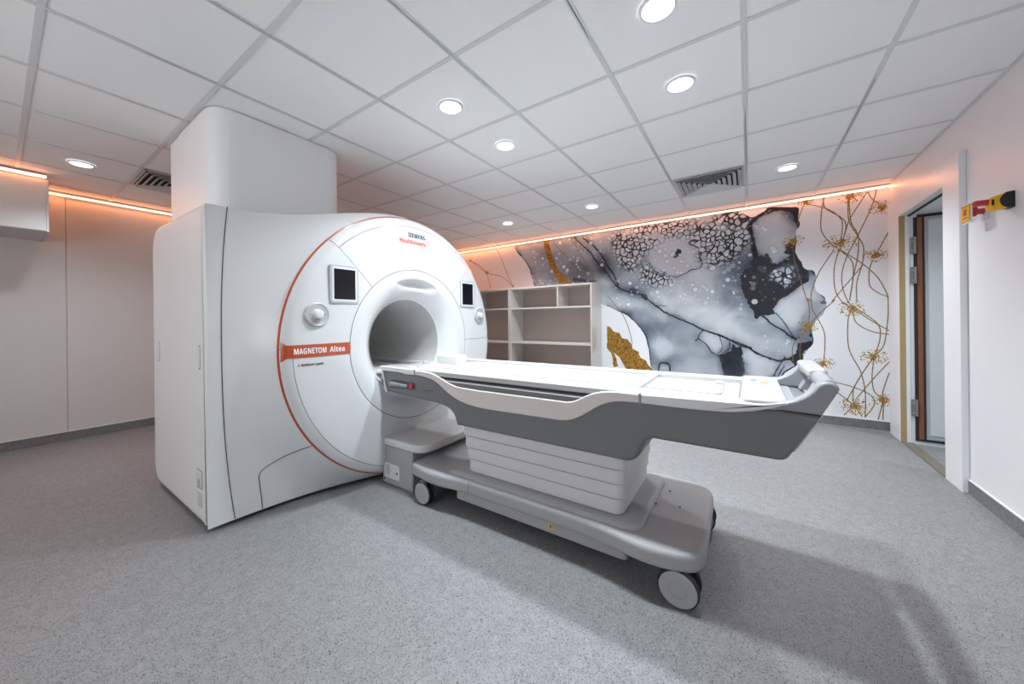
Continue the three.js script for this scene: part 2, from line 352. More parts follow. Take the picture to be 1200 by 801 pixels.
function grille(x0, x1, z0, z1, dir, label) {   // square diffuser: frame and four sets of slats, as in a pyramid grille
  const g = thing('ceiling_grille', [(x0 + x1) / 2, CH, (z0 + z1) / 2], label, 'air vent', 'ceiling air grilles');
  const cx = (x0 + x1) / 2, cz = (z0 + z1) / 2, hw = (x1 - x0) / 2, hd = (z1 - z0) / 2;
  part('dark_plate', bx(x0, x1, CH - 0.002, CH + 0.002, z0, z1), M.ventDark, g);
  part('frame', merge([bx(x0, x1, CH - 0.008, CH - 0.002, z0, z0 + 0.012), bx(x0, x1, CH - 0.008, CH - 0.002, z1 - 0.012, z1), bx(x0, x0 + 0.012, CH - 0.008, CH - 0.002, z0, z1), bx(x1 - 0.012, x1, CH - 0.008, CH - 0.002, z0, z1)]), M.ventSlat, g);
  for (let k = 0; k < 6; k++) for (const s of [-1, 1]) {
    const f = 0.9 - k * 0.15;                       // distance of the slat from the centre as a share
    const tilt = (geo, ax, a, px, pz) => { ax === 'x' ? geo.rotateX(a) : geo.rotateZ(a); return geo.translate(px, CH - 0.011, pz); };
    part('slat', tilt(new THREE.BoxGeometry(2 * hw * f - 0.01, 0.0022, 0.034), 'x', s * 0.62, cx, cz + s * hd * f), M.ventSlat, g);
    part('slat', tilt(new THREE.BoxGeometry(0.034, 0.0022, 2 * hd * f - 0.01), 'z', -s * 0.62, cx + s * hw * f, cz), M.ventSlat, g);
  }
}
grille(-0.583, -0.031, -4.297, -3.745, 1, 'square slatted air grille in the ceiling above the mural');
grille(-4.783, -4.231, -1.297, -0.745, 1, 'square slatted air grille in the ceiling left of the scanner tower');
const MURAL = {
  ink: [[[-3.379,2.499],[-3.25,2.295],[-3.148,2.206],[-3.048,2.044],[-2.976,1.844],[-2.942,1.67],[-2.909,1.369],[-2.049,1.422],[-1.713,1.363],[-1.564,1.274],[-1.419,1.216],[-1.297,1.088],[-1.195,0.945],[-1.154,0.821],[-1.139,0.68],[-1.116,0.504],[-1.11,0.257],[-0.385,0.277],[0.232,0.262],[0.319,0.52],[0.416,0.598],[0.484,0.611],[0.484,0.672],[0.525,0.795],[0.591,0.866],[0.585,0.934],[0.554,1.037],[0.606,1.105],[0.671,1.189],[0.709,1.272],[0.685,1.349],[0.683,1.381],[0.587,1.474],[0.613,1.601],[0.595,1.683],[0.527,1.673],[0.466,1.81],[0.428,1.896],[0.455,2.057],[0.443,2.141],[0.488,2.192],[0.464,2.311],[0.49,2.396],[0.329,2.418],[0.188,2.462],[0.167,2.406],[0.04,2.343],[-0.031,2.399],[-0.133,2.497],[-0.317,2.514],[-0.804,2.562],[-1.855,2.522],[-2.562,2.598]]],
  dark: [[[0.168,2.475],[0.263,2.431],[0.355,2.397],[0.471,2.351],[0.49,2.396],[0.458,2.312],[0.494,2.191],[0.45,2.173],[0.432,2.292],[0.368,2.361],[0.262,2.389],[0.194,2.376],[0.097,2.341],[0.033,2.291],[0.025,2.188],[0.052,2.097],[0.068,1.973],[0.079,1.885],[0.176,1.892],[0.203,1.82],[0.257,1.764],[0.31,1.776],[0.363,1.82],[0.415,1.881],[0.364,1.904],[0.351,1.972],[0.378,2.018],[0.442,1.944],[0.466,1.81],[0.515,1.69],[0.527,1.575],[0.476,1.53],[0.438,1.516],[0.373,1.453],[0.333,1.422],[0.306,1.356],[-0.026,1.37],[-0.054,1.512],[-0.082,1.638],[-0.038,1.722],[0.021,1.77],[0.05,1.854],[0.023,1.996],[0.038,2.116],[0.032,2.187],[0.003,2.191],[-0.011,2.246],[0.04,2.343],[0.125,2.371]],
    [[-0.024,1.388],[0.299,1.374],[0.241,1.269],[0.262,1.205],[0.183,1.18],[0.139,1.189],[0.083,1.154],[0.05,1.219],[-0.01,1.294]],
    [[-0.326,0.692],[-0.244,0.72],[-0.19,0.754],[-0.189,0.849],[-0.137,0.795],[-0.072,0.805],[-0.06,0.728],[-0.048,0.605],[-0.056,0.458],[-0.267,0.44],[-0.272,0.559]],
    [[0.376,0.675],[0.432,0.774],[0.446,0.87],[0.499,0.863],[0.552,0.885],[0.591,0.866],[0.565,0.805],[0.499,0.785],[0.484,0.637],[0.416,0.598]],
    [[0.552,1.687],[0.595,1.691],[0.613,1.633],[0.588,1.603]],
    [[0.646,1.325],[0.672,1.354],[0.703,1.314],[0.684,1.298]],
    [[0.553,0.994],[0.585,0.943],[0.546,0.951]],
    [[-2.327,1.786],[-2.24,1.819],[-2.093,1.794],[-1.961,1.759],[-1.871,1.714],[-1.951,1.7],[-2.073,1.737],[-2.241,1.749]],
    [[-1.223,1.511],[-1.155,1.49],[-1.147,1.436],[-1.207,1.438]],
    [[-1.232,1.499],[-1.163,1.505],[-1.147,1.442],[-1.181,1.408],[-1.224,1.445]],
    [[-1.397,1.589],[-1.326,1.609],[-1.277,1.573],[-1.278,1.541],[-1.371,1.546]],
    [[-0.825,2.037],[-0.763,2.08],[-0.709,2.065],[-0.705,2.022],[-0.764,1.979],[-0.81,1.992]],
    [[-0.313,1.977],[-0.292,1.993],[-0.269,1.971],[-0.279,1.928],[-0.307,1.936]]],
  cell: [[[-1.663,2.417],[-1.23,2.478],[-0.804,2.511],[-0.564,2.436],[-0.566,2.271],[-0.655,2.201],[-0.901,2.252],[-0.999,2.179],[-1.132,2.09],[-1.287,2],[-1.254,1.853],[-1.43,1.814],[-1.574,2.031],[-1.627,2.243]],
    [[-0.535,2.431],[-0.227,2.457],[0.008,2.446],[0.029,2.105],[-0.125,1.986],[-0.153,1.895],[-0.328,1.834],[-0.426,1.827],[-0.512,1.803],[-0.538,2.069],[-0.626,2.163]],
    [[-1.287,2],[-1.101,1.857],[-0.939,1.73],[-0.782,1.692],[-0.876,1.613],[-1.087,1.609],[-1.255,1.728]],
    [[-0.317,2.477],[-0.045,2.445],[0.04,2.308],[0.025,2.188],[-0.17,1.841],[-0.323,1.857]],
    [[0.229,1.699],[0.297,1.743],[0.427,1.772],[0.439,1.648],[0.412,1.534],[0.36,1.462],[0.308,1.524],[0.16,1.585]]],
  light: [[[0.054,2.236],[0.111,2.348],[0.222,2.388],[0.315,2.362],[0.393,2.249],[0.443,2.158],[0.379,2.135],[0.365,2.02],[0.39,1.884],[0.324,1.841],[0.243,1.757],[0.19,1.856],[0.079,1.92],[0.059,2.009],[0.109,2.072],[0.067,2.147]],
    [[-0.999,2.179],[-0.87,2.265],[-0.685,2.188],[-0.656,2.084],[-0.554,2.005],[-0.569,1.891],[-0.66,1.766],[-0.813,1.711],[-0.971,1.776],[-1.068,1.854],[-1.133,1.966],[-1.082,2.102]],
    [[0.564,1.653],[0.613,1.601],[0.575,1.475],[0.683,1.381],[0.635,1.343],[0.32,1.356],[0.359,1.404],[0.463,1.481]],
    [[0.269,1.232],[0.313,1.373],[0.556,1.363],[0.448,1.071],[0.42,0.966],[0.338,1.089]],
    [[-1.094,0.911],[-1.012,0.93],[-0.932,0.879],[-0.791,0.797],[-0.887,0.622],[-1.016,0.598],[-1.08,0.718]],
    [[-0.521,0.905],[-0.463,0.996],[-0.296,0.925],[-0.284,0.782],[-0.339,0.708],[-0.395,0.746]],
    [[-0.046,0.791],[0.017,0.778],[0.178,0.673],[0.278,0.589],[0.22,0.477],[-0.048,0.455]],
    [[-1.017,0.458],[-1,0.538],[-0.935,0.551],[-0.896,0.527],[-0.881,0.459]]],
  over: [[[0.054,2.236],[0.111,2.339],[0.222,2.379],[0.315,2.354],[0.393,2.249],[0.437,2.159],[0.379,2.135],[0.352,2.022],[0.364,1.904],[0.402,1.874],[0.324,1.841],[0.25,1.773],[0.19,1.856],[0.086,1.911],[0.063,2.009],[0.109,2.072],[0.07,2.147]],
    [[0.202,1.684],[0.297,1.743],[0.427,1.772],[0.433,1.648],[0.412,1.551],[0.367,1.479],[0.321,1.523],[0.255,1.595],[0.16,1.594]],
    [[0.071,1.773],[0.148,1.775],[0.188,1.72],[0.161,1.679],[0.105,1.701]]],
  gold: [[[-2.774,2.461],[-2.668,2.447],[-2.635,2.297],[-2.591,2.147],[-2.524,1.996],[-2.436,1.885],[-2.284,1.742],[-2.494,1.736],[-2.571,1.886],[-2.661,2.05],[-2.718,2.202],[-2.74,2.331]],
    [[-1.726,1.051],[-1.679,1.041],[-1.632,0.976],[-1.549,0.958],[-1.513,0.885],[-1.423,0.868],[-1.37,0.797],[-1.362,0.742],[-1.284,0.691],[-1.258,0.62],[-1.182,0.58],[-1.149,0.502],[-1.083,0.453],[-1.446,0.427],[-1.499,0.516],[-1.553,0.605],[-1.626,0.676],[-1.564,0.475],[-1.629,0.461],[-1.664,0.656],[-1.73,0.729]]],
  vein: [[0.03, [[-3.447,2.452],[-3.354,2.373]]],
    [0.012, [[-3.38,2.45],[-3.25,2.284],[-3.148,2.206],[-3.048,2.044],[-2.976,1.844],[-2.949,1.67]]],
    [0.03, [[-3.34,2.416],[-3.198,2.256]]],
    [0.012, [[-2.233,2.452],[-2.128,2.334],[-2.006,2.22],[-1.848,2.009],[-1.733,1.846],[-1.548,1.608]]],
    [0.018, [[-2.086,2.407],[-1.944,2.29],[-1.827,2.16],[-1.731,1.997],[-1.638,1.838],[-1.548,1.626],[-1.542,1.607],[-1.397,1.544],[-1.257,1.509],[-1.156,1.424],[-1.057,1.35],[-0.928,1.242],[-0.757,1.154],[-0.607,1.078],[-0.463,1.004],[-0.296,0.941],[-0.162,0.865],[-0.084,0.82],[0.017,0.793],[-0.17,0.872],[-0.014,0.802],[0.076,0.741],[0.178,0.691],[0.278,0.66],[0.376,0.683]]],
    [0.008, [[-2.046,2.264],[-1.81,1.948],[-1.658,1.746]]],
    [0.022, [[-1.713,1.353],[-1.564,1.265],[-1.419,1.207],[-1.297,1.078],[-1.195,0.945],[-1.154,0.821],[-1.139,0.68],[-1.124,0.504]]],
    [0.03, [[-1.582,1.274],[-1.491,1.245],[-1.401,1.179]]],
    [0.01, [[-0.477,1.004],[-0.536,0.905],[-0.45,0.825],[-0.395,0.729],[-0.326,0.692]]],
    [0.006, [[-0.296,0.925],[-0.277,0.782],[-0.325,0.716]]],
    [0.008, [[-0.202,0.864],[-0.203,0.785],[-0.257,0.735]]],
    [0.016, [[-1.017,0.458],[-1.008,0.546],[-0.951,0.567],[-0.888,0.545],[-0.873,0.46]]],
    [0.016, [[0.139,1.18],[0.211,1.089],[0.324,1],[0.433,0.905]]],
    [0.008, [[0.262,1.214],[0.338,1.089],[0.406,0.948],[0.46,0.923]]],
    [0.01, [[0.335,0.699],[0.278,0.589],[0.234,0.478]]],
    [0.008, [[0.334,0.61],[0.277,0.481]]],
    [0.009, [[-1.861,2.023],[-1.727,1.858],[-1.615,1.68],[-1.56,1.602]]],
    [0.008, [[-1.133,1.949],[-1.052,1.818],[-0.939,1.747],[-0.813,1.708],[-0.69,1.744],[-0.6,1.794]]],
    [0.006, [[-1.073,1.351],[-0.911,1.328]]],
    [0.006, [[-0.928,1.251],[-0.756,1.188],[-0.681,1.136]]],
    [0.008, [[-0.868,2.453],[-0.745,2.331],[-0.653,2.384],[-0.593,2.424]]],
    [0.008, [[-0.549,2.433],[-0.536,2.299],[-0.625,2.263]]],
    [0.012, [[-0.596,2.176],[-0.626,2.13],[-0.524,2.067]]],
    [0.008, [[-0.524,2.083],[-0.511,1.95],[-0.483,1.866],[-0.512,1.803],[-0.6,1.786]]],
    [0.008, [[-0.452,2.058],[-0.382,2.033],[-0.312,2.136],[-0.23,2.094],[-0.163,2.132],[-0.176,2.212],[-0.123,2.282]]],
    [0.01, [[-0.163,2.132],[-0.151,2.036],[-0.166,1.912],[-0.246,1.858]]],
    [0.012, [[-0.287,1.894],[-0.314,1.849],[-0.412,1.85]]],
    [0.012, [[-0.536,0.905],[-0.565,0.871]]],
    [0.05, [[0.188,2.462],[0.263,2.431],[0.355,2.397],[0.458,2.353],[0.455,2.312],[0.482,2.193]]],
    [0.03, [[0.167,2.406],[0.097,2.341],[0.033,2.291],[0.025,2.188],[0.052,2.097],[0.068,1.973],[0.079,1.885]]],
    [0.03, [[0.176,1.892],[0.257,1.764],[0.363,1.82],[0.415,1.881]]],
    [0.05, [[0.435,1.945],[0.466,1.81],[0.515,1.69],[0.52,1.576],[0.438,1.516],[0.333,1.422]]],
    [0.03, [[0.471,2.383],[0.444,2.257]]],
    [0.03, [[0.364,1.904],[0.415,1.881]]],
    [0.02, [[0.499,0.863],[0.552,0.885],[0.591,0.866],[0.552,0.805]]],
    [0.014, [[0.589,1.684],[0.613,1.601]]],
    [0.02, [[0.671,1.397],[0.689,1.357]]]],
  thread: [[[-2.297,2.467],[-2.213,2.325],[-2.11,2.134],[-1.989,1.965],[-1.929,1.843],[-1.925,1.727]],
    [[-1.693,1.484],[-1.527,1.273],[-1.438,1.106],[-1.386,0.924],[-1.366,0.815]],
    [[-3.725,2.441],[-3.628,2.281],[-3.494,1.973],[-3.376,1.74]],
    [[-4.28,2.256],[-3.948,2.034],[-3.661,1.952],[-3.469,1.836],[-3.376,1.74]],
    [[-3.948,2.034],[-3.864,1.735]],
    [[-4.342,2.286],[-4.126,2.192],[-3.948,2.034]],
    [[-2.587,2.415],[-2.432,2.231],[-2.217,1.987],[-2.134,1.86]],
    [[0.686,2.462],[0.661,2.268],[0.665,2.091],[0.747,1.937],[0.793,1.9]],
    [[0.68,2.455],[0.697,2.341],[0.818,2.224],[0.857,2.14],[0.839,2.003],[0.804,1.914]],
    [[0.522,2.431],[0.47,2.269],[0.454,2.173]],
    [[0.522,2.431],[0.715,2.329],[0.818,2.209],[0.829,2.098],[0.816,1.96]],
    [[0.877,2.415],[0.88,2.183],[0.94,2.019],[0.988,1.891],[0.981,1.724],[0.936,1.515],[0.934,1.331]],
    [[0.882,2.414],[0.897,2.164],[0.951,2.003],[0.944,1.789],[0.915,1.608],[0.879,1.333]],
    [[1.02,2.446],[0.909,2.239],[0.874,2.153],[0.839,2.003]],
    [[1.089,2.461],[1.051,2.289],[0.94,1.989],[0.872,1.828],[0.825,1.647],[0.824,1.491],[0.857,1.349],[0.903,1.25]],
    [[1.03,2.444],[1.051,2.379],[1.124,2.29]],
    [[1.174,2.022],[1.089,1.818]],
    [[1.051,1.732],[1.029,1.629],[1.033,1.478],[1.096,1.399],[1.163,1.359]],
    [[0.804,1.883],[0.981,1.709],[1.087,1.564],[1.148,1.411],[1.163,1.322],[1.157,1.102],[1.128,0.866],[1.06,0.752]],
    [[0.798,1.868],[0.762,1.684],[0.766,1.463],[0.811,1.336],[0.891,1.259]],
    [[0.815,1.866],[0.899,1.748],[0.909,1.578],[0.879,1.333]],
    [[0.981,1.694],[0.753,1.346],[0.759,1.337],[0.633,1.19],[0.541,1.054]],
    [[0.758,1.873],[0.637,1.647],[0.575,1.442],[0.568,1.346],[0.543,1.363],[0.555,1.225],[0.541,1.054]],
    [[0.417,2.013],[0.428,1.814],[0.489,1.545],[0.537,1.347],[0.569,1.345],[0.581,1.242],[0.669,1.02],[0.68,0.852],[0.666,0.648]],
    [[0.541,1.036],[0.419,0.861],[0.404,0.702],[0.417,0.633]],
    [[0.541,1.036],[0.48,0.897],[0.471,0.706],[0.491,0.62]],
    [[0.903,1.25],[0.867,1.136],[0.87,0.825],[0.956,0.585],[0.989,0.379],[0.987,0.113]],
    [[0.903,1.25],[1.04,1.118],[1.167,1.016]],
    [[0.903,1.25],[0.925,1.103],[1.04,1.007],[1.167,0.977]],
    [[0.927,1.249],[1.085,1.086],[1.101,0.928],[1.06,0.752]],
    [[1.164,0.695],[1.047,0.512],[0.919,0.29]],
    [[1.06,0.752],[0.956,0.537],[0.847,0.265]],
    [[1.06,0.752],[1.041,0.544],[1.057,0.386],[1.123,0.314]],
    [[1.06,0.752],[0.908,0.419],[0.906,0.207]],
    [[0.666,0.648],[0.665,0.496],[0.896,0.418],[1.023,0.35],[1.056,0.258],[0.987,0.113]],
    [[0.769,0.355],[0.906,0.223]],
    [[1.164,0.585],[1.118,0.392],[1.123,0.314]],
    [[1.123,0.314],[1.083,0.103]],
    [[1.123,0.314],[1.116,0.108]],
    [[0.906,0.223],[0.828,0.114]],
    [[0.906,0.223],[0.964,0.117]]],
  wash: [[0.034,1.629,0.42,0.45,0.75],[-0.127,1.641,0.45,0.5,0.35],[0.159,1.499,0.3,0.2,0.5],[0.066,1.273,0.3,0.28,0.5],[-0.165,0.614,0.2,0.32,0.6],[-1.11,0.999,0.35,0.2,0.5],[-1.027,1.087,0.5,0.12,0.3],[-2.434,2.069,0.8,0.6,0.28],[-2.802,2.106,0.5,0.6,0.25],[-2.176,1.864,0.5,0.25,0.35],[-1.419,1.216,0.4,0.14,0.5],[-1.433,1.595,0.5,0.15,0.35],[-0.039,1.543,0.35,0.5,0.6],[-0.207,1.711,0.3,0.25,0.3],[0.502,1.157,0.22,0.4,0.25],[0.393,1.018,0.5,0.12,0.3],[0.137,0.925,0.4,0.2,0.12],[0.278,0.607,0.2,0.3,0.45],[0.553,0.933,0.2,0.25,0.3],[0.287,2.115,0.3,0.4,0.14],[0.393,2.282,0.12,0.2,0.45],[0.564,1.605,0.1,0.2,0.3],[-0.053,1.44,0.3,0.4,0.4],[-1.135,1.79,0.6,0.3,0.15],[-1.743,2.087,0.2,0.4,0.3],[-1.733,1.903,0.5,0.25,0.25],[-0.951,0.55,0.3,0.25,0.25],[-0.79,0.933,0.5,0.2,0.2],[-0.225,2.37,0.3,0.12,0.35],[-0.174,2.369,0.35,0.12,0.5]],
  flower: [[0.534,2.445,0.07],[0.894,2.427,0.1],[1.124,2.268,0.1],[0.81,1.945,0.14],[0.423,2.021,0.1],[1.078,1.789,0.1],[0.534,1.054,0.1],[0.897,1.25,0.12],[0.666,0.648,0.1],[1.054,0.744,0.11],[0.918,0.216,0.13],[1.123,0.306,0.09],[-3.942,2.033,0.05],[-3.376,1.749,0.02],[-4.336,2.298,0.03]],
};

// ---------------------------------------------------------------- printed mural on the back wall (wall metres: x, height)
function paintMural() {
  const X0 = -4.6, X1 = XR, Y0 = 0.094, Y1 = CH - 0.002, W = 2048, S = W / (X1 - X0), H = Math.round((Y1 - Y0) * S);
  const px = (x) => (x - X0) * S, py = (y) => (Y1 - y) * S;
  const layer = (draw) => { const c = document.createElement('canvas'); c.width = W; c.height = H; const k = c.getContext('2d'); k.fillStyle = '#000'; k.fillRect(0, 0, W, H); k.fillStyle = '#fff'; draw(k); return k.getImageData(0, 0, W, H).data; };
  const path = (k, pts, close) => {   // smooth path through the points
    k.beginPath(); const n = pts.length;
    if (close) {
      const mid = (a, b) => [(px(a[0]) + px(b[0])) / 2, (py(a[1]) + py(b[1])) / 2];
      k.moveTo(...mid(pts[n - 1], pts[0]));
      for (let i = 0; i < n; i++) k.quadraticCurveTo(px(pts[i][0]), py(pts[i][1]), ...mid(pts[i], pts[(i + 1) % n]));
      k.closePath();
    } else {
      k.moveTo(px(pts[0][0]), py(pts[0][1]));
      for (let i = 0; i + 1 < n; i++) {
        const a = pts[Math.max(0, i - 1)], b = pts[i], c = pts[i + 1], d = pts[Math.min(n - 1, i + 2)];
        k.bezierCurveTo(px(b[0] + (c[0] - a[0]) / 6), py(b[1] + (c[1] - a[1]) / 6), px(c[0] - (d[0] - b[0]) / 6), py(c[1] - (d[1] - b[1]) / 6), px(c[0]), py(c[1]));
      }
    }
  };
  const polys = (list, blur, sharp) => layer((k) => { if (blur) k.filter = `blur(${blur}px)`; for (const p of list) { if (sharp) { k.beginPath(); p.forEach(([x, y], i) => (i ? k.lineTo(px(x), py(y)) : k.moveTo(px(x), py(y)))); k.closePath(); } else path(k, p, true); k.fill(); } });
  const ink = polys(MURAL.ink, 3), dark = polys(MURAL.dark, 2.5, true), cell = polys(MURAL.cell, 14), light = polys(MURAL.light, 9);
  const over = polys(MURAL.over, 3);
  const darkSoft = polys(MURAL.dark, 24, true), gold = polys(MURAL.gold, 1.5, true);
  const wash = layer((k) => { for (const [x, y, rx, ry, st] of MURAL.wash) {
    k.save(); k.translate(px(x), py(y)); k.scale(rx * S, ry * S); const gr = k.createRadialGradient(0, 0, 0, 0, 0, 1);
    gr.addColorStop(0, `rgba(255,255,255,${st})`); gr.addColorStop(0.5, `rgba(255,255,255,${st * 0.6})`); gr.addColorStop(1, 'rgba(255,255,255,0)');
    k.fillStyle = gr; k.beginPath(); k.arc(0, 0, 1, 0, 7); k.fill(); k.restore(); } });
  const vein = layer((k) => { k.strokeStyle = '#fff'; k.lineCap = k.lineJoin = 'round'; for (const [w, p] of MURAL.vein) { k.lineWidth = Math.max(2, w * S * 1.15); path(k, p, false); k.stroke(); } });
  // a dark broken line where the ink stops
  const shore = layer((k) => { k.strokeStyle = '#fff'; k.lineJoin = 'round'; k.lineWidth = 9; for (const p of MURAL.ink) { path(k, p, true); k.stroke(); } });
  const veinSoft = layer((k) => { k.filter = 'blur(13px)'; k.strokeStyle = '#fff'; for (const [w, p] of MURAL.vein) { k.lineWidth = 2.6 * w * S + 6; path(k, p, false); k.stroke(); } });
  // round pale bubbles scattered over the ink
  const bub = layer((k) => {
    for (let i = 0; i < 2600; i++) {
      const x = R3(-3.0, 0.4), y = R3(0.5, 2.45), r = Math.pow(rnd(), 6) * 0.032 + 0.003, q = rnd();
      const dense = fbm(x * 1.7 + 3, y * 1.7, 71, 3) + (y > 1.35 ? 0.12 : -0.1) + (x > -1.6 && x < 0.2 && y > 1.2 ? 0.08 : 0);
      if (dense < 0.52) continue;
      k.globalAlpha = 0.35 + 0.6 * q; k.fillStyle = '#0f0'; k.beginPath(); k.arc(px(x), py(y), r * S * 1.18, 0, 7); k.fill();
      k.globalAlpha = 1; k.fillStyle = q > 0.5 ? '#e00' : '#700'; k.beginPath(); k.arc(px(x), py(y), r * S * 0.92, 0, 7); k.fill();
    }
  });
  const cells = []; const CS = 0.062;     // jittered centres for the foam of cells
  const worley = (x, y) => {
    const gx = Math.floor(x / CS), gy = Math.floor(y / CS); let d1 = 9, d2 = 9, id = 0;
    for (let a = -1; a <= 1; a++) for (let b = -1; b <= 1; b++) {
      const cx = (gx + a + hash2(gx + a, gy + b, 41)) * CS, cy = (gy + b + hash2(gx + a, gy + b, 43)) * CS, d = Math.hypot(x - cx, y - cy) * (0.75 + 0.6 * hash2(gx + a, gy + b, 47));
      if (d < d1) { d2 = d1; d1 = d; id = hash2(gx + a, gy + b, 53); } else if (d < d2) d2 = d;
    }
    return [(d2 - d1) / CS, id];
  };
  const out = document.createElement('canvas'); out.width = W; out.height = H; const g = out.getContext('2d');
  const img = g.createImageData(W, H), D = img.data;
  const ramp = (t, c0, c1) => [lerp(c0[0], c1[0], t), lerp(c0[1], c1[1], t), lerp(c0[2], c1[2], t)];
  const paper = [236, 237, 241], pale = [216, 220, 225], mid = [142, 151, 162], deep = [54, 62, 79], night = [14, 16, 25];
  for (let y = 0; y < H; y++) for (let x = 0; x < W; x++) {
    const mx = x / S, my = y / S;
    // edges wander a little, as ink does
    const wx = (fbm(mx * 9, my * 9, 1, 3) - 0.44) * 26 + (fbm(mx * 34, my * 34, 5, 2) - 0.37) * 12, wy = (fbm(mx * 9, my * 9, 2, 3) - 0.44) * 26 + (fbm(mx * 34, my * 34, 6, 2) - 0.37) * 12;
    const sx = clamp(Math.round(x + wx), 0, W - 1), sy = clamp(Math.round(y + wy), 0, H - 1), q = (sy * W + sx) * 4;
    const hx = clamp(Math.round(x + wx * 0.35), 0, W - 1), hy = clamp(Math.round(y + wy * 0.35), 0, H - 1), q2 = (hy * W + hx) * 4, o = (y * W + x) * 4;
    const inkV = ink[q2] / 255, flow = fbm(mx * 1.6 + fbm(mx * 2.2, my * 2.2, 8, 3) * 1.6, my * 2.4 + fbm(mx * 2.2, my * 2.2, 9, 3) * 1.6, 12, 5);
    let t = 0.17 + (flow - 0.48) * 0.55 + wash[q] / 255 * (0.4 + flow) * 0.85 + darkSoft[q] / 255 * 0.34 + veinSoft[q2] / 255 * 0.36 * (0.35 + flow);
    const streak = vnoise(mx * 3 + my * 2 + fbm(mx * 3, my * 3, 21, 3) * 3, my * 5 - mx * 3 + fbm(mx * 3, my * 3, 23, 3) * 3, 25); t += (streak - 0.5) * 0.16;
    t = lerp(t, t * 0.35 + 0.02, light[q] / 255);
    const c = cell[q] / 255; let edge = 0;
    if (c > 0.05) {
      const [e, id] = worley(mx + wx * 0.0008, my + wy * 0.0008), th = 0.10 + 0.16 * fbm(mx * 3, my * 3, 61, 3);
      edge = c * smooth(th + 0.05, th - 0.07, e) * smooth(0.28, 0.46, fbm(mx * 5, my * 5, 66, 3) + 0.1 * c);
      t = lerp(t, 0.01 + 0.2 * id * id * id, c * smooth(th, th + 0.14, e) * 0.9);
    }
    t = clamp(t);
    let col = t < 0.45 ? ramp(t / 0.45, pale, mid) : ramp((t - 0.45) / 0.55, mid, deep);
    const dk = dark[q] / 255; if (dk > 0.01) col = ramp(smooth(0.35, 0.6, dk) * (1 - over[q2] / 255) * (0.92 - 0.45 * smooth(0.44, 0.66, flow)), col, night);
    col = ramp(clamp(edge * 0.93), col, night);
    const ve = vein[q2] / 255 * (0.72 + 0.28 * smooth(0.3, 0.5, fbm(mx * 14, my * 14, 91, 3))); col = ramp(clamp(ve), col, night);
    const sh = shore[q2] / 255 * smooth(0.42, 0.56, fbm(mx * 4, my * 4, 131, 3)) * smooth(1.2, 2.6, mx - 2); col = ramp(clamp(sh), col, night);
    const br = bub[o], bg = bub[o + 1];
    if (inkV > 0.5 && (br > 40 || bg > 40)) { if (br > 40) col = ramp(clamp(br / 255) * 0.85, col, paper); else col = ramp(bg / 255 * 0.30, col, deep); }
    col = ramp(smooth(0.3, 0.7, inkV), paper, col);
    const go = gold[q2] / 255;
    if (go > 0.02) { const s = fbm(mx * 60, my * 60, 101, 3) * 0.6 + vnoise(mx * 190, my * 190, 107) * 0.55; col = ramp(smooth(0.35, 0.65, go), col, s > 0.6 ? [186, 138, 44] : s > 0.42 ? [146, 102, 24] : [84, 58, 16]); }
    D[o] = col[0]; D[o + 1] = col[1]; D[o + 2] = col[2]; D[o + 3] = 255;
  }
  g.putImageData(img, 0, 0);
  // gold threads and dry flower heads
  g.lineCap = 'round';
  for (const p of MURAL.thread) {
    g.strokeStyle = 'rgba(150,118,62,0.95)'; g.lineWidth = 0.0085 * S; g.setLineDash([]); path(g, p, false); g.stroke();
    g.strokeStyle = 'rgba(92,66,30,0.9)'; g.lineWidth = 0.006 * S; g.setLineDash([4, 8, 9, 6]); path(g, p, false); g.stroke();
  }
  g.setLineDash([]);
  for (const [x, y, r] of MURAL.flower) {
    const n = Math.round(60 + 1500 * r);
    for (let i = 0; i < n; i++) {
      const a = rnd() * 6.283, d = Math.pow(rnd(), 0.8) * r, s = (0.0025 + 0.004 * rnd()) * S * (0.6 + 4 * r), c = [[150, 112, 38], [196, 150, 58], [70, 50, 24], [214, 172, 84]][(rnd() * 4) | 0];
      g.fillStyle = `rgb(${c[0]},${c[1]},${c[2]})`; g.beginPath(); g.ellipse(px(x + Math.cos(a) * d), py(y + Math.sin(a) * d * 0.72), s, s * 0.62, rnd() * 3, 0, 7); g.fill();
    }
    g.fillStyle = 'rgb(150,108,34)'; for (let i = 0; i < 40; i++) { const a = rnd() * 6.283, d = rnd() * r * 0.35; g.beginPath(); g.arc(px(x + Math.cos(a) * d), py(y + Math.sin(a) * d), 0.006 * S, 0, 7); g.fill(); }
  }
  const tex = new THREE.CanvasTexture(out); tex.colorSpace = THREE.SRGBColorSpace; tex.anisotropy = 8;
  const geo = new THREE.BoxGeometry(X1 - X0, Y1 - Y0, 0.003).translate((X0 + X1) / 2, (Y0 + Y1) / 2, ZB - 0.0015);
  solo('mural', geo, new THREE.MeshStandardMaterial({ map: tex, roughness: 0.5, color: new THREE.Color().setRGB(1, 1, 1) }), 'wall mural of grey and navy ink wash with gold flowers on the back wall', 'mural');
}
paintMural();

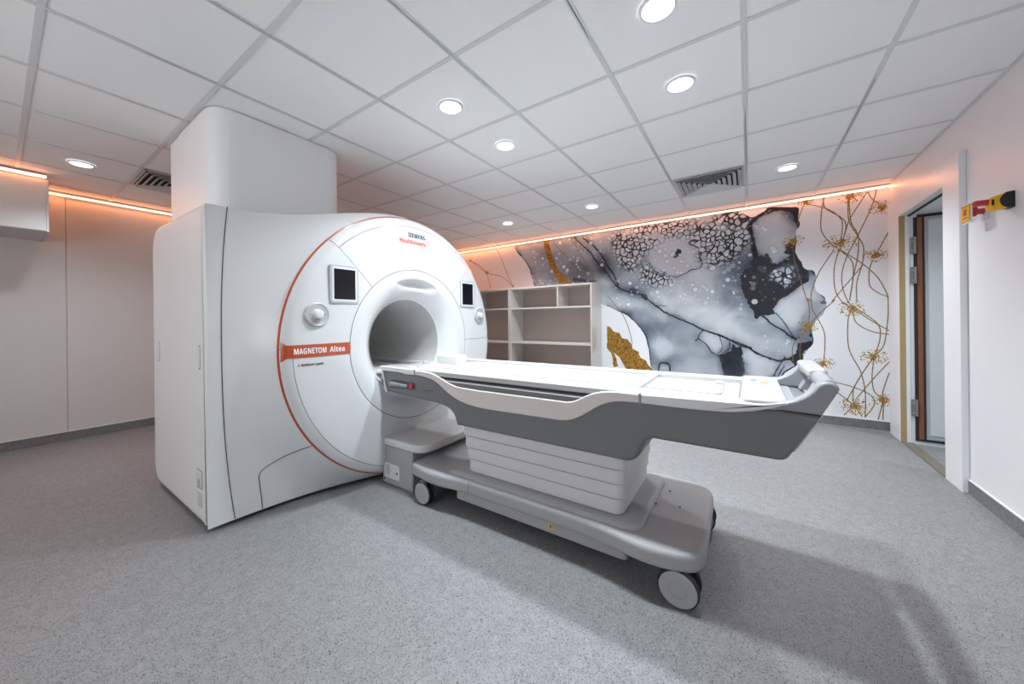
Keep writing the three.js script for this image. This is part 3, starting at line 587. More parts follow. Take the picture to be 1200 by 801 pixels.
// ---------------------------------------------------------------- the scanner
const CY = 0.992, CZ = -1.92;               // axis of the bore, along x
const polar = (r, a) => [CY + r * Math.sin(a), CZ + r * Math.cos(a)];   // a = 0 points to +z (the camera's left side), 90 degrees up
const RIM = 0.985;
function faceX(r) {                          // depth of the front skin at a radius
  if (r >= 0.9) { const u = clamp((r - 0.9) / (RIM - 0.9)); return -2.186 - 0.0875 * (r - 0.9) - 0.044 * (1 - Math.sqrt(1 - u * u * 0.98)); }
  if (r >= 0.58) return -2.172 - 0.014 * Math.pow((r - 0.58) / 0.32, 2);
  const u = clamp((0.575 - r) / (0.575 - 0.352)); return -2.176 - 0.125 * Math.pow(u, 2.6);
}
const scanner = thing('mri_scanner', [-2.9, 0, CZ], 'large white ring-shaped scanner with open round bore and orange rim', 'scanner');
// body: from the round rim out to a wide, slightly arched outline
const HW = 1.253, YB = 0.028;
const topY = (z) => { const d = Math.min(Math.abs(z - CZ), 1.15); return 1.832 + 0.172 * (0.5 + 0.5 * Math.cos(Math.PI * d / 1.15)); };
function outlineR(a) {                       // radius of the outline in direction a
  const c = Math.cos(a), s = Math.sin(a); let r = Math.abs(c) > 1e-4 ? HW / Math.abs(c) : 99;
  if (c < 0) r = Math.min(r, 1.0);
  if (s < -1e-4) r = Math.min(r, (CY - YB) / -s);
  if (s > 1e-4) { let lo = 0.2, hi = r > 3 ? 3 : r; for (let i = 0; i < 30; i++) { const m = (lo + hi) / 2; CY + m * s < topY(CZ + m * c) ? (lo = m) : (hi = m); } r = Math.min(r, lo); }
  return r;
}
const angles = []; for (let i = 0; i < 240; i++) angles.push(i / 240 * 2 * Math.PI);
for (const y of [1.832 - CY, YB - CY]) for (const s of [1, -1]) for (const e of [-0.012, 0, 0.012]) angles.push((Math.atan2(y, s * HW) + e + 2 * Math.PI) % (2 * Math.PI));
angles.sort((a, b) => a - b); angles.push(angles[0] + 2 * Math.PI);
const BX0 = -2.242;
const bodyR = (t, a) => lerp(Math.min(RIM - 0.002, (CY - 0.004) / Math.max(1e-3, -Math.sin(a)) ), outlineR(a), t);
const bodyX = (r) => BX0 - 0.232 * (1 - Math.exp(-Math.max(0, r - RIM) / 0.15));   // the body falls away from the rim in a hollow curve
function bodyPoint(t, a) { const r = bodyR(t, a), [y, z] = polar(r, a); return [bodyX(r), y, z]; }
{
  const nT = 18, nA = angles.length - 1;
  const front = grid(nT, nA, (u, v) => bodyPoint(u, angles[Math.round(v * nA)]));
  // rounded turn to the sides, then straight back under the side covers
  const turn = grid(10, nA, (u, v) => {
    const a = angles[Math.round(v * nA)], r = outlineR(a);
    const k = [[0, 0], [0.006, 0.0005], [0.012, 0.002], [0.018, 0.006], [0.021, 0.012], [0.022, 0.02], [0.03, 0.1], [0.035, 0.3], [0.04, 0.6], [0.05, 0.95], [0.3, 1.1]][Math.round(u * 10)];
    const [y, z] = polar(r - k[0], a); return [bodyX(r) - k[1], Math.max(y, YB), z];
  });
  part('body_shell', merge([front, turn]), M.shell, scanner);
  part('rear_cover', bx(-3.66, -3.4, YB, 1.86, CZ - 0.96, CZ + 1.2, 0.06), M.shellMatte, scanner);
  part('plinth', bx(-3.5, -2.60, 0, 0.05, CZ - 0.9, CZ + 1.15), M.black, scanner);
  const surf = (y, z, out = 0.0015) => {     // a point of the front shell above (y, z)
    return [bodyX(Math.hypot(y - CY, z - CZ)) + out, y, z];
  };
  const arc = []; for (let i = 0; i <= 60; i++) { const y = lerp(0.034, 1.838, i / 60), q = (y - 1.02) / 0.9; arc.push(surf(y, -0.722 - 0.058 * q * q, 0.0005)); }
  part('seam_shade', tube(arc, 0.0026, 160, 6), M.darkGrey, scanner);  // dark tube laid on the shell as the shade of a panel groove
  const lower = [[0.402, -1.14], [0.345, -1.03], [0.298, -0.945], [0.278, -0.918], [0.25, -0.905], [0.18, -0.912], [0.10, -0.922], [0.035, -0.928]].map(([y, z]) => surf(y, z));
  part('seam_shade', tube(lower, 0.0024, 60, 6), M.darkGrey, scanner);  // groove shade of the lower cover, again a dark tube
}
for (const s of [1, -1]) {                   // side covers with a bevelled border
  const W2 = s > 0 ? HW : 0.98, zOut = CZ + s * (W2 + 0.001), zIn = CZ + s * (W2 - 0.12), sh = roundPoly([[s > 0 ? -2.474 : -2.6, 0.022, 0.02], [s > 0 ? -2.474 : -2.6, 1.846, 0.045], [-3.615, 1.872, 0.2], [-3.615, 0.022, 0.16]]);
  const g = sideExtrude(sh, Math.min(zIn, zOut), Math.max(zIn, zOut), 0.03, 0.05, 4);
  const side = part('side_cover', g, M.shellMatte, scanner);
  if (s > 0) {
    for (const x of [-2.575, -3.43]) { const h = part('finger_slot', sideExtrude(roundPoly([[x - 0.016, 0.905, 0.015], [x + 0.016, 0.905, 0.015], [x + 0.016, 1.045, 0.015], [x - 0.016, 1.045, 0.015]]), zOut - 0.004, zOut + 0.002, 0.0015), M.seamGrey, side); part('slot_lip', bx(x - 0.009, x + 0.013, 0.915, 1.036, zOut + 0.001, zOut + 0.003, 0.001), M.shell, h); }
    const f = part('latch_recess', sideExtrude(roundPoly([[-2.64, 0.225, 0.012], [-2.545, 0.225, 0.012], [-2.545, 0.335, 0.012], [-2.64, 0.335, 0.012]]), zOut - 0.004, zOut + 0.002, 0.0015), M.seamGrey, side);
    part('latch_flap', bx(-2.63, -2.553, 0.235, 0.327, zOut + 0.0005, zOut + 0.004, 0.002), M.shell, f);
    part('latch_tongue', bx(-2.60, -2.57, 0.24, 0.285, zOut + 0.003, zOut + 0.009, 0.003), M.chrome, f);
    for (let k = 0; k < 6; k++) part('vent_slit', bx(-2.63, -2.55, 0.125 + k * 0.014, 0.129 + k * 0.014, zOut - 0.001, zOut + 0.0012), M.seamGrey, side);
  }
}
// front skin in segments with open joints over a dark backing
{
  const n = 120;
  part('face_backing', new THREE.RingGeometry(0.5, 0.94, 96, 1).rotateY(Math.PI / 2).translate(-2.203, CY, CZ), M.darkGrey, scanner);
  const patch = (r0, r1, a0, a1, dent) => {
    const na = Math.max(6, Math.round(Math.abs(a1 - a0) * 26)), nr = 14, gap = 0.0016;
    const P = (u, v, back) => { const r = lerp(r0 + gap, r1 - gap, u), e = gap / r, a = lerp(a0 + e, a1 - e, v), [y, z] = polar(r, a); return [faceX(r) - (back ? 0.014 : 0) - (dent ? dent(r, a) : 0), y, z]; };
    const skin = grid(nr, na, (u, v) => P(u, v));
    const ring = []; for (let j = 0; j <= na; j++) ring.push([0, j / na]); for (let i = 1; i <= nr; i++) ring.push([i / nr, 1]); for (let j = na - 1; j >= 0; j--) ring.push([1, j / na]); for (let i = nr - 1; i >= 0; i--) ring.push([i / nr, 0]);
    const skirt = grid(ring.length - 1, 1, (u, v) => { const [a, b] = ring[Math.round(u * (ring.length - 1))]; return P(a, b, v > 0.5); });
    return merge([skin, skirt]);
  };
  const d = Math.PI / 180, A1 = 46, A2 = 134;
  part('face_panel', patch(0.578, 0.918, A1 * d, A2 * d), M.face, scanner);              // upper segment with the emblem
  part('face_panel', patch(0.918, RIM, A1 * d, A2 * d), M.face, scanner);                // its rim
  part('face_panel', patch(0.578, RIM, 1.2 * d, A1 * d), M.face, scanner);               // left, above the orange band
  part('face_panel', patch(0.578, RIM, A2 * d, 180 * d), M.face, scanner);               // right, above the level joint
  part('face_panel', patch(0.578, 0.928, 180 * d, 361.2 * d), M.face, scanner);          // lower segment
  part('face_panel', patch(0.928, RIM, 180 * d, 361.2 * d), M.face, scanner);            // lower rim
  const dent = (r, a) => { const c = (a - Math.PI / 2 - 0.04) / 0.46; return Math.abs(c) < 1 ? 0.035 * Math.pow(1 - c * c, 1.3) * smooth(0.51, 0.485, r) * smooth(0.40, 0.475, r) : 0; };
  const na = 200, nr = 40;
  part('bore_collar', grid(nr, na, (u, v) => { const r = lerp(0.350, 0.5755, u), a = v * 2 * Math.PI, [y, z] = polar(r, a); return [faceX(r) - dent(r, a), y, z]; }), M.face, scanner);
  part('bore_tunnel', new THREE.CylinderGeometry(0.3505, 0.3505, 1.42, 96, 1, true).rotateZ(Math.PI / 2).translate(-2.30 - 0.71, CY, CZ), M.bore, scanner);
  part('bore_bed', merge([bx(-3.7, -2.24, 0.735, 0.775, CZ - 0.27, CZ + 0.27, 0.01), bx(-3.7, -2.26, 0.775, 0.805, CZ - 0.30, CZ - 0.25, 0.008), bx(-3.7, -2.26, 0.775, 0.805, CZ + 0.25, CZ + 0.30, 0.008)]), M.bore, scanner);
  part('accent_ring', new THREE.LatheGeometry([[RIM - 0.012, -0.006], [RIM + 0.004, -0.004], [RIM + 0.008, 0.004], [RIM + 0.006, 0.012], [RIM - 0.012, 0.013]].map((p) => new THREE.Vector2(...p)), 160).rotateZ(-Math.PI / 2).translate(-2.244, CY, CZ), M.orange, scanner, 'thin orange ring round the face');
  // orange name band
  const band = part('name_band', grid(40, 6, (u, v) => { const z = CZ + lerp(RIM - 0.004, 0.574, u), w = smooth(0.06, 0, u) * 0.02; const y = lerp(0.958 - w, 1.034 + w, v); return [faceX(Math.hypot(y - CY, z - CZ)) + 0.0025, y, z]; }).toNonIndexed(), M.orange, scanner, 'orange band with white lettering');
  band.geometry.computeVertexNormals();
  const bold = await new FontLoader().loadAsync('fonts/droid/droid_sans_bold.typeface.json');
  const plain = await new FontLoader().loadAsync('fonts/droid/droid_sans_regular.typeface.json');
  const text = (s, font, h, width, z, y, x, mat, parent, name = 'lettering') => {
    const g = new TextGeometry(s, { font, size: h, depth: 0.0016, curveSegments: 4, bevelEnabled: false }); g.computeBoundingBox();
    const b = g.boundingBox; g.translate(-b.min.x, 0, 0); g.scale(width / (b.max.x - b.min.x), 1, 1);
    g.rotateY(Math.PI / 2).translate(0, y, z);
    const P = g.attributes.position; for (let i = 0; i < P.count; i++) P.setX(i, P.getX(i) + x + faceX(Math.hypot(P.getY(i) - CY, P.getZ(i) - CZ)));   // follows the curve of the face
    return part(name, g, mat, parent);
  };
  text('MAGNETOM', bold, 0.034, 0.185, -0.998, 0.979, 0.0022, M.letterWhite, band);
  text('Altea', bold, 0.034, 0.098, -1.204, 0.979, 0.0022, M.letterWhite, band);
  text('A', plain, 0.015, 0.010, -1.018, 0.907, 0.0006, M.letterGrey, scanner);
  text('Bio', bold, 0.015, 0.026, -1.037, 0.907, 0.0006, M.letterOrange, scanner);
  text('Matrix', plain, 0.015, 0.045, -1.065, 0.907, 0.0006, M.letterGrey, scanner);
  text('System', plain, 0.015, 0.048, -1.117, 0.907, 0.0006, M.letterGrey, scanner);
  text('SIEMENS', bold, 0.036, 0.172, -1.848, 1.826, 0.0006, M.letterTeal, scanner);
  text('Healthineers', bold, 0.036, 0.258, -1.764, 1.772, 0.0006, M.letterOrange, scanner);
  const dots = []; for (let i = 0; i < 4; i++) for (let j = 0; j <= i; j++) dots.push(cylX(faceX(0.83) - 0.002, faceX(0.83) + 0.0015, 0.0045, 1.806 + (j - i / 2) * 0.021 + 0.0, -2.075 + i * 0.014, 10));
  part('emblem_dots', merge(dots), M.letterOrange, scanner, 'orange dot emblem');
  for (const s of [1, -1]) {                 // two displays and two dials
    const zc = CZ + s * 0.612, yc = 1.412, xs = faceX(0.74);
    const dsp = part('display_frame', new THREE.ExtrudeGeometry(roundPoly([[-0.096, -0.122, 0.016], [0.096, -0.122, 0.016], [0.096, 0.122, 0.016], [-0.096, 0.122, 0.016]]), { depth: 0.008, bevelEnabled: true, bevelThickness: 0.004, bevelSize: 0.004, bevelSegments: 2 }).rotateY(Math.PI / 2).translate(xs - 0.004, yc, zc), M.bezel, scanner);
    part('display_inner', new THREE.ExtrudeGeometry(roundPoly([[-0.085, -0.111, 0.008], [0.085, -0.111, 0.008], [0.085, 0.111, 0.008], [-0.085, 0.111, 0.008]]), { depth: 0.003, bevelEnabled: false }).rotateY(Math.PI / 2).translate(xs + 0.0065, yc, zc), M.shell, dsp);
    part('display_screen', bx(xs + 0.008, xs + 0.0105, yc - 0.098, yc + 0.098, zc - 0.074, zc + 0.074, 0.001), M.screen, dsp, 'dark switched-off screen');
    const dz = CZ + s * 0.79, dy = 1.215, dx = faceX(0.83);
    const dial = part('dial_plate', new THREE.LatheGeometry([[0.0001, 0.008], [0.052, 0.008], [0.058, 0.011], [0.066, 0.012], [0.073, 0.008], [0.076, -0.004]].map((p) => new THREE.Vector2(...p)), 48).rotateZ(-Math.PI / 2).translate(dx, dy, dz), M.dialPlate, scanner);
    part('dial_ring', new THREE.TorusGeometry(0.068, 0.0035, 8, 60).rotateY(Math.PI / 2).translate(dx + 0.011, dy, dz), M.chrome, dial);
    part('dial_knob', new THREE.LatheGeometry([[0.0001, 0.040], [0.022, 0.039], [0.027, 0.034], [0.029, 0.012], [0.034, 0.007]].map((p) => new THREE.Vector2(...p)), 40).rotateZ(-Math.PI / 2).translate(dx, dy, dz), M.shell, dial);
    for (let k = 0; k < 8; k++) { const a = k * Math.PI / 4; part('dial_key', bx(dx + 0.0078, dx + 0.0092, dy + Math.sin(a) * 0.046 - 0.005, dy + Math.sin(a) * 0.046 + 0.005, dz + Math.cos(a) * 0.046 - 0.006, dz + Math.cos(a) * 0.046 + 0.006, 0.0006, 1), k % 4 ? M.bezel : M.seamGrey, dial); }
  }
}

// tower over the magnet, from its top up to the ceiling
{
  const g = part('duct_tower', planExtrude([[-2.625, -0.747, 0.14], [-3.255, -0.747, 0.004], [-3.255, -1.70, 0.004], [-2.625, -1.56, 0.13]], 1.80, CH - 0.002), M.tower, scanner, 'tall white rounded tower up to the ceiling');
  part('rear_strip', bx(-3.495, -3.262, 1.80, CH - 0.002, -1.6, -0.752, 0.004), M.tower, g);
}
// docking box at the foot of the scanner
{
  const g = part('docking_box', planExtrude([[-2.21, -1.612, 0.01], [-2.21, -2.23, 0.01], [-1.888, -2.23, 0.02], [-1.888, -1.612, 0.012]], 0.004, 0.272, 0.003), M.deck, scanner, 'low grey docking box at the foot of the scanner');
  part('lid', planExtrude([[-2.205, -1.605, 0.012], [-2.205, -2.235, 0.012], [-1.795, -2.235, 0.06], [-1.78, -1.605, 0.13]], 0.276, 0.327, 0.012, 0.01), M.cover, g);
  part('access_flap', sideExtrude(roundPoly([[-2.19, 0.045, 0.02], [-2.02, 0.045, 0.02], [-2.02, 0.15, 0.03], [-2.19, 0.15, 0.02]]), -1.6135, -1.6095, 0.0015), M.cover, g);
  part('flap_latch', sideExtrude(roundPoly([[-2.165, 0.068, 0.02], [-2.125, 0.068, 0.02], [-2.125, 0.142, 0.02], [-2.165, 0.142, 0.02]]), -1.6105, -1.6075, 0.001), M.bezel, g);
  part('flap_mark', bx(-2.055, -2.04, 0.085, 0.102, -1.610, -1.608), M.darkGrey, g);
  for (const [x, y] of [[-2.185, 0.24], [-2.185, 0.03]]) part('bolt', cylZ(-1.613, -1.607, 0.006, x, y, 12), M.darkGrey, g);
}

// ---------------------------------------------------------------- the mobile patient table
{
  const ZN = -1.60, ZE = -2.24;               // near and far side
  const g = thing('patient_table', [-0.95, 0, CZ], 'long white and grey wheeled patient table docked to the scanner bore', 'patient table');
  // hull under the top
  const hull = new THREE.Shape();
  hull.moveTo(-2.178, 0.822); hull.lineTo(-2.140, 0.690); hull.quadraticCurveTo(-2.132, 0.664, -2.105, 0.662);
  hull.lineTo(-1.74, 0.645); hull.bezierCurveTo(-1.58, 0.638, -1.515, 0.63, -1.49, 0.57); hull.quadraticCurveTo(-1.478, 0.545, -1.475, 0.528);
  hull.lineTo(-0.47, 0.528); hull.bezierCurveTo(-0.42, 0.53, -0.40, 0.56, -0.385, 0.61); hull.quadraticCurveTo(-0.372, 0.648, -0.34, 0.65);
  hull.lineTo(0.082, 0.648); hull.quadraticCurveTo(0.105, 0.65, 0.115, 0.668); hull.lineTo(0.205, 0.826); hull.lineTo(0.07, 0.838); hull.lineTo(-0.35, 0.815); hull.lineTo(-2.0, 0.815); hull.closePath();
  part('hull', sideExtrude(hull, ZE, ZN, 0.03, 0.022, 5), M.tableGrey, g);
  // cream band that swoops down along both sides, and the white rims before and behind it
  const band = new THREE.Shape();
  band.moveTo(-1.828, 0.842); band.lineTo(-1.70, 0.838); band.bezierCurveTo(-1.60, 0.828, -1.545, 0.778, -1.44, 0.768); band.lineTo(-1.30, 0.764);
  band.lineTo(-0.735, 0.766); band.bezierCurveTo(-0.66, 0.772, -0.64, 0.838, -0.49, 0.842); band.lineTo(-0.394, 0.842); band.lineTo(-0.394, 0.802);
  band.lineTo(-0.47, 0.799); band.bezierCurveTo(-0.60, 0.79, -0.64, 0.678, -0.77, 0.669); band.lineTo(-1.22, 0.662); band.bezierCurveTo(-1.52, 0.66, -1.56, 0.76, -1.66, 0.79); band.quadraticCurveTo(-1.72, 0.806, -1.828, 0.809); band.closePath();
  const rimL = roundPoly([[-2.20, 0.846, 0.01], [-1.832, 0.844, 0.002], [-1.832, 0.809, 0.002], [-1.93, 0.806, 0.03], [-1.97, 0.814, 0.03], [-2.19, 0.816, 0.008]]);
  const rimR = new THREE.Shape(); rimR.moveTo(-0.388, 0.842); rimR.lineTo(0.03, 0.852); rimR.bezierCurveTo(0.07, 0.855, 0.10, 0.862, 0.115, 0.866); rimR.bezierCurveTo(0.09, 0.845, 0.03, 0.822, -0.06, 0.808); rimR.bezierCurveTo(-0.18, 0.798, -0.3, 0.802, -0.388, 0.802); rimR.closePath();
  for (const [z0, z1] of [[ZN - 0.02, ZN + 0.012], [ZE - 0.012, ZE + 0.02]]) {
    part('side_band', sideExtrude(band, z0, z1, 0.008, 0.006, 3), M.tableCream, g, 'cream curved side band');
    part('side_rim', sideExtrude(rimL, z0, z1, 0.006, 0.004, 3), M.tableRim, g);
    part('side_rim', sideExtrude(rimR, z0, z1, 0.008, 0.006, 3), M.tableRim, g);
    const near = z0 > -2; const zr = near ? ZN : ZE;
    part('slide_rail', bx(-1.60, -0.62, 0.790, 0.797, zr - 0.006, zr + 0.006, 0.002), M.shellMatte, g);
    part('slot', bx(-1.62, -0.60, 0.806, 0.817, zr - 0.004, zr + 0.004), M.black, g);  // black strip put in as the shade under the tabletop overhang
  }
  // lying surface
  const top = part('tabletop', planExtrude([[-2.20, ZN + 0.004, 0.02], [-2.20, ZE - 0.004, 0.02], [0.115, ZE - 0.004, 0.16], [0.118, ZN + 0.004, 0.16]], 0.816, 0.832, 0.004), M.tableTop, g);
  part('edge_rail', planExtrude([[-2.20, ZN + 0.004, 0.01], [-2.20, ZN - 0.10, 0.01], [-0.02, ZN - 0.10, 0.01], [-0.02, ZN + 0.004, 0.02]], 0.828, 0.848, 0.006), M.tableTop, top);
  part('edge_rail', planExtrude([[-2.20, ZE + 0.075, 0.01], [-2.20, ZE - 0.004, 0.01], [-0.02, ZE - 0.004, 0.02], [-0.02, ZE + 0.075, 0.01]], 0.828, 0.856, 0.006), M.tableTop, top);
  part('lying_board', planExtrude([[-2.02, ZN - 0.125, 0.015], [-2.02, ZE + 0.10, 0.015], [-0.50, ZE + 0.10, 0.015], [-0.50, ZN - 0.125, 0.015]], 0.830, 0.841, 0.003), M.tableTop, top);
  for (const z of [ZN - 0.17, ZE + 0.145]) part('board_ridge', bx(-1.75, -0.55, 0.838, 0.849, z - 0.022, z + 0.022, 0.006), M.tableTop, top);
  part('cross_bar', planExtrude([[-0.475, ZN - 0.09, 0.008], [-0.475, ZE + 0.07, 0.008], [-0.425, ZE + 0.07, 0.008], [-0.425, ZN - 0.09, 0.008]], 0.830, 0.852, 0.004), M.tableTop, top);
  part('foot_board', planExtrude([[-0.42, ZN - 0.20, 0.03], [-0.42, ZE + 0.17, 0.03], [-0.10, ZE + 0.17, 0.03], [-0.10, ZN - 0.20, 0.03]], 0.830, 0.839, 0.003), M.tableTop, top);
  part('foot_block', merge([bx(-0.14, -0.10, 0.832, 0.855, ZE + 0.17, ZE + 0.21, 0.008)]), M.tableTop, top);
  const end = part('end_plate', planExtrude([[-0.03, ZN + 0.002, 0.04], [-0.03, ZE - 0.002, 0.04], [0.112, ZE - 0.002, 0.13], [0.115, ZN + 0.002, 0.13]], 0.832, 0.866, 0.008), M.tableTop, top);
  part('blue_sticker', bx(0.005, 0.027, 0.8655, 0.867, -2.10, -2.055), std(0.12, 0.30, 0.42, 0.5), end);
  part('orange_sticker', bx(0.04, 0.068, 0.8655, 0.867, -2.05, -1.985), std(0.72, 0.30, 0.17, 0.5), end);
  part('finger_hollow', bx(-0.02, 0.05, 0.864, 0.8672, -1.80, -1.70, 0.0015), M.bezel, end);
  part('connector_block', bx(-1.99, -1.78, 0.838, 0.902, -2.06, -1.95, 0.006), M.block, top, 'grey speckled block beside the bore');
  part('connector_socket', bx(-2.05, -2.03, 0.842, 0.862, -1.90, -1.86, 0.004), M.bezel, top);
  part('catch', merge([bx(-1.93, -1.88, 0.846, 0.856, ZN - 0.05, ZN - 0.015, 0.004), bx(-0.98, -0.90, 0.84, 0.852, -1.95, -1.91, 0.004)]), M.shellMatte, top);
  part('rim_joint', merge([bx(-0.3965, -0.3885, 0.80, 0.845, ZN - 0.01, ZN + 0.0135), bx(-1.8345, -1.8275, 0.808, 0.846, ZN - 0.01, ZN + 0.0135)]), M.seamGrey, g);
  part('end_trim', sideExtrude(roundPoly([[-2.196, 0.822, 0.003], [-2.156, 0.676, 0.02], [-2.13, 0.655, 0.01], [-2.128, 0.664, 0.01], [-2.142, 0.684, 0.02], [-2.178, 0.822, 0.003]]), ZE + 0.01, ZN + 0.004, 0.003), M.tableRim, g);
  // grip with release button in the left end of the hull
  const grip = part('grip_recess', sideExtrude(roundPoly([[-2.11, 0.698, 0.02], [-1.835, 0.706, 0.02], [-1.835, 0.755, 0.02], [-2.09, 0.762, 0.02]]), ZN - 0.004, ZN + 0.002, 0.0015), M.darkGrey, g);
  part('grip_bar', sideExtrude(roundPoly([[-2.095, 0.712, 0.012], [-1.90, 0.718, 0.012], [-1.90, 0.738, 0.012], [-2.08, 0.745, 0.012]]), ZN, ZN + 0.022, 0.008), M.tailGrey, grip);
  part('release_button', cylZ(ZN, ZN + 0.018, 0.017, -1.865, 0.732, 20), M.red, grip, 'small red release button');
  part('marking', merge([bx(-1.745, -1.70, 0.712, 0.718, ZN, ZN + 0.0012), bx(-1.69, -1.675, 0.714, 0.724, ZN, ZN + 0.0012), bx(-1.72, -1.70, 0.70, 0.704, ZN, ZN + 0.0012)]), M.letterGrey, g);
  // raised tail with carrying bar
  const prow = new THREE.Shape(); prow.moveTo(0.045, 0.836); prow.lineTo(0.203, 0.829); prow.lineTo(0.247, 0.918); prow.quadraticCurveTo(0.252, 0.935, 0.232, 0.945); prow.quadraticCurveTo(0.205, 0.952, 0.188, 0.93); prow.bezierCurveTo(0.165, 0.89, 0.13, 0.868, 0.06, 0.852); prow.closePath();
  part('tail_cheek', sideExtrude(prow, ZN - 0.055, ZN - 0.001, 0.014, 0.01, 4), M.tailGrey, g);
  part('tail_cheek', sideExtrude(prow, ZE + 0.001, ZE + 0.055, 0.014, 0.01, 4), M.tailGrey, g);
  const bar = part('carrying_bar', tube([[0.222, 0.922, ZN - 0.03], [0.226, 0.925, ZN - 0.10], [0.226, 0.928, -1.92], [0.222, 0.925, ZE + 0.10], [0.218, 0.922, ZE + 0.03]], 0.027, 40, 14), M.tailGrey, g);
  part('bar_grip', bx(0.188, 0.252, 0.925, 0.962, ZE + 0.03, ZE + 0.40, 0.014), M.tableTop, bar, 'white grip pad on the carrying bar');
  part('tail_floor', bx(0.05, 0.155, 0.815, 0.834, ZE + 0.04, ZN - 0.04, 0.006), M.tailGrey, g);
  part('end_wall', (() => { const s = shapeOf([[0.19, 0.835], [0.215, 0.835], [0.235, 0.875], [0.21, 0.875]]); return sideExtrude(s, ZE + 0.05, -2.10); })(), M.tailGrey, g);
  part('bumper', (() => { const s = shapeOf([[0.125, 0.672], [0.135, 0.668], [0.214, 0.812], [0.205, 0.818]]); return sideExtrude(s, ZE + 0.08, ZN - 0.08, 0.004, 0.003); })(), M.cover, g);
  // telescopic lifting column: four stacked sleeves
  for (let k = 0; k < 4; k++) {
    const i = 0.008 * k, y1 = 0.536 - 0.072 * k, y0 = y1 - 0.072 + (k < 3 ? 0.006 : 0);
    part('column_sleeve', planExtrude([[-1.462 + i, -1.632 - i, 0.05], [-1.462 + i, -2.208 + i, 0.05], [-0.470 - i, -2.208 + i, 0.05], [-0.470 - i, -1.632 - i, 0.05]], y0, y1, 0.004, 0.003), M.cover, g);
  }
  part('column_core', bx(-1.42, -0.51, 0.14, 0.53, -2.16, -1.68), M.darkGrey, g);
  // chassis: wide pads at both ends, skirts between, darker apron below
  part('chassis', planExtrude([[-1.877, -1.578, 0.06], [-1.877, -2.26, 0.10], [-1.50, -2.30, 0.10], [-0.60, -2.27, 0.1], [-0.45, -2.31, 0.1], [-0.165, -2.29, 0.14], [-0.150, -1.57, 0.13], [-0.36, -1.525, 0.08], [-0.60, -1.575, 0.15], [-1.40, -1.578, 0.12], [-1.62, -1.535, 0.16]], 0.145, 0.225, 0.022, 0.02, 4), M.deck, g);
  part('chassis_hump', planExtrude([[-1.56, -1.60, 0.05], [-1.56, -2.24, 0.05], [-0.40, -2.24, 0.08], [-0.40, -1.60, 0.08]], 0.20, 0.246, 0.02, 0.03, 5), M.deck, g);
  part('apron', planExtrude([[-1.50, -1.615, 0.03], [-1.50, -2.22, 0.03], [-0.46, -2.22, 0.03], [-0.46, -1.615, 0.03]], 0.075, 0.148, 0.004), M.deck, g);
  for (const [x, z] of [[-0.395, -1.90], [-0.36, -2.08], [-0.29, -1.93]]) part('deck_screw', new THREE.CylinderGeometry(0.006, 0.006, 0.003, 10).translate(x, 0.2325 + (x < -0.38 ? 0.0 : 0), z), M.darkGrey, g);
  { const s = shapeOf([[-0.862, 0.098], [-0.826, 0.098], [-0.844, 0.130]]);
    const w = part('warning_label', sideExtrude(s, -1.615, -1.6135), M.yellow, g, 'small yellow warning triangle'); part('warning_mark', bx(-0.847, -0.841, 0.104, 0.118, -1.6137, -1.6128), M.black, w); }
  for (const x of [-1.36, -0.58]) part('skirt_joint', bx(x - 0.0015, x + 0.0015, 0.15, 0.226, -1.5745, -1.5720), M.seamGrey, g);
  for (const [x, z, r] of [[-1.72, -1.568, 0.072], [-0.245, -1.60, 0.079], [-1.72, -2.274, 0.072], [-0.235, -2.22, 0.079]]) {
    const s = z > CZ ? 1 : -1;
    const c = part('caster', merge([bx(x - 0.02, x + 0.02, r, 0.15, z - 0.006, z + 0.006, 0.003), new THREE.CylinderGeometry(0.03, 0.03, 0.012, 20).translate(x, 0.144, z), cylZ(z - 0.026, z + 0.026, 0.010, x, r, 12)]), M.darkGrey, g);
    for (const q of [1, -1]) {
      const slim = r < 0.075, zc = z + q * (slim ? 0.0165 : 0.031), hw = slim ? 0.010 : 0.016;
      const w = part('wheel', new THREE.LatheGeometry([[0.0001, -hw], [r - 0.012, -hw], [r - 0.002, -hw * 0.7], [r, 0], [r - 0.002, hw * 0.7], [r - 0.012, hw], [0.0001, hw]].map((p) => new THREE.Vector2(...p)), 48).rotateX(Math.PI / 2).translate(x, r, zc), M.rubber, c);
      const zo = zc + q * hw;
      part('hub_cap', new THREE.LatheGeometry([[0.0001, 0.003], [r * 0.36, 0.003], [r * 0.38, 0.0015], [r * 0.40, 0.003], [r - 0.012, 0.003], [r - 0.008, 0]].map((p) => new THREE.Vector2(...p)), 48).rotateX(q * Math.PI / 2).translate(x, r, zo), M.deck, w);
      part('hub_ring', new THREE.TorusGeometry(r * 0.39, 0.0013, 6, 40).translate(x, r, zo + q * 0.003), M.seamGrey, w);
    }
  }
}

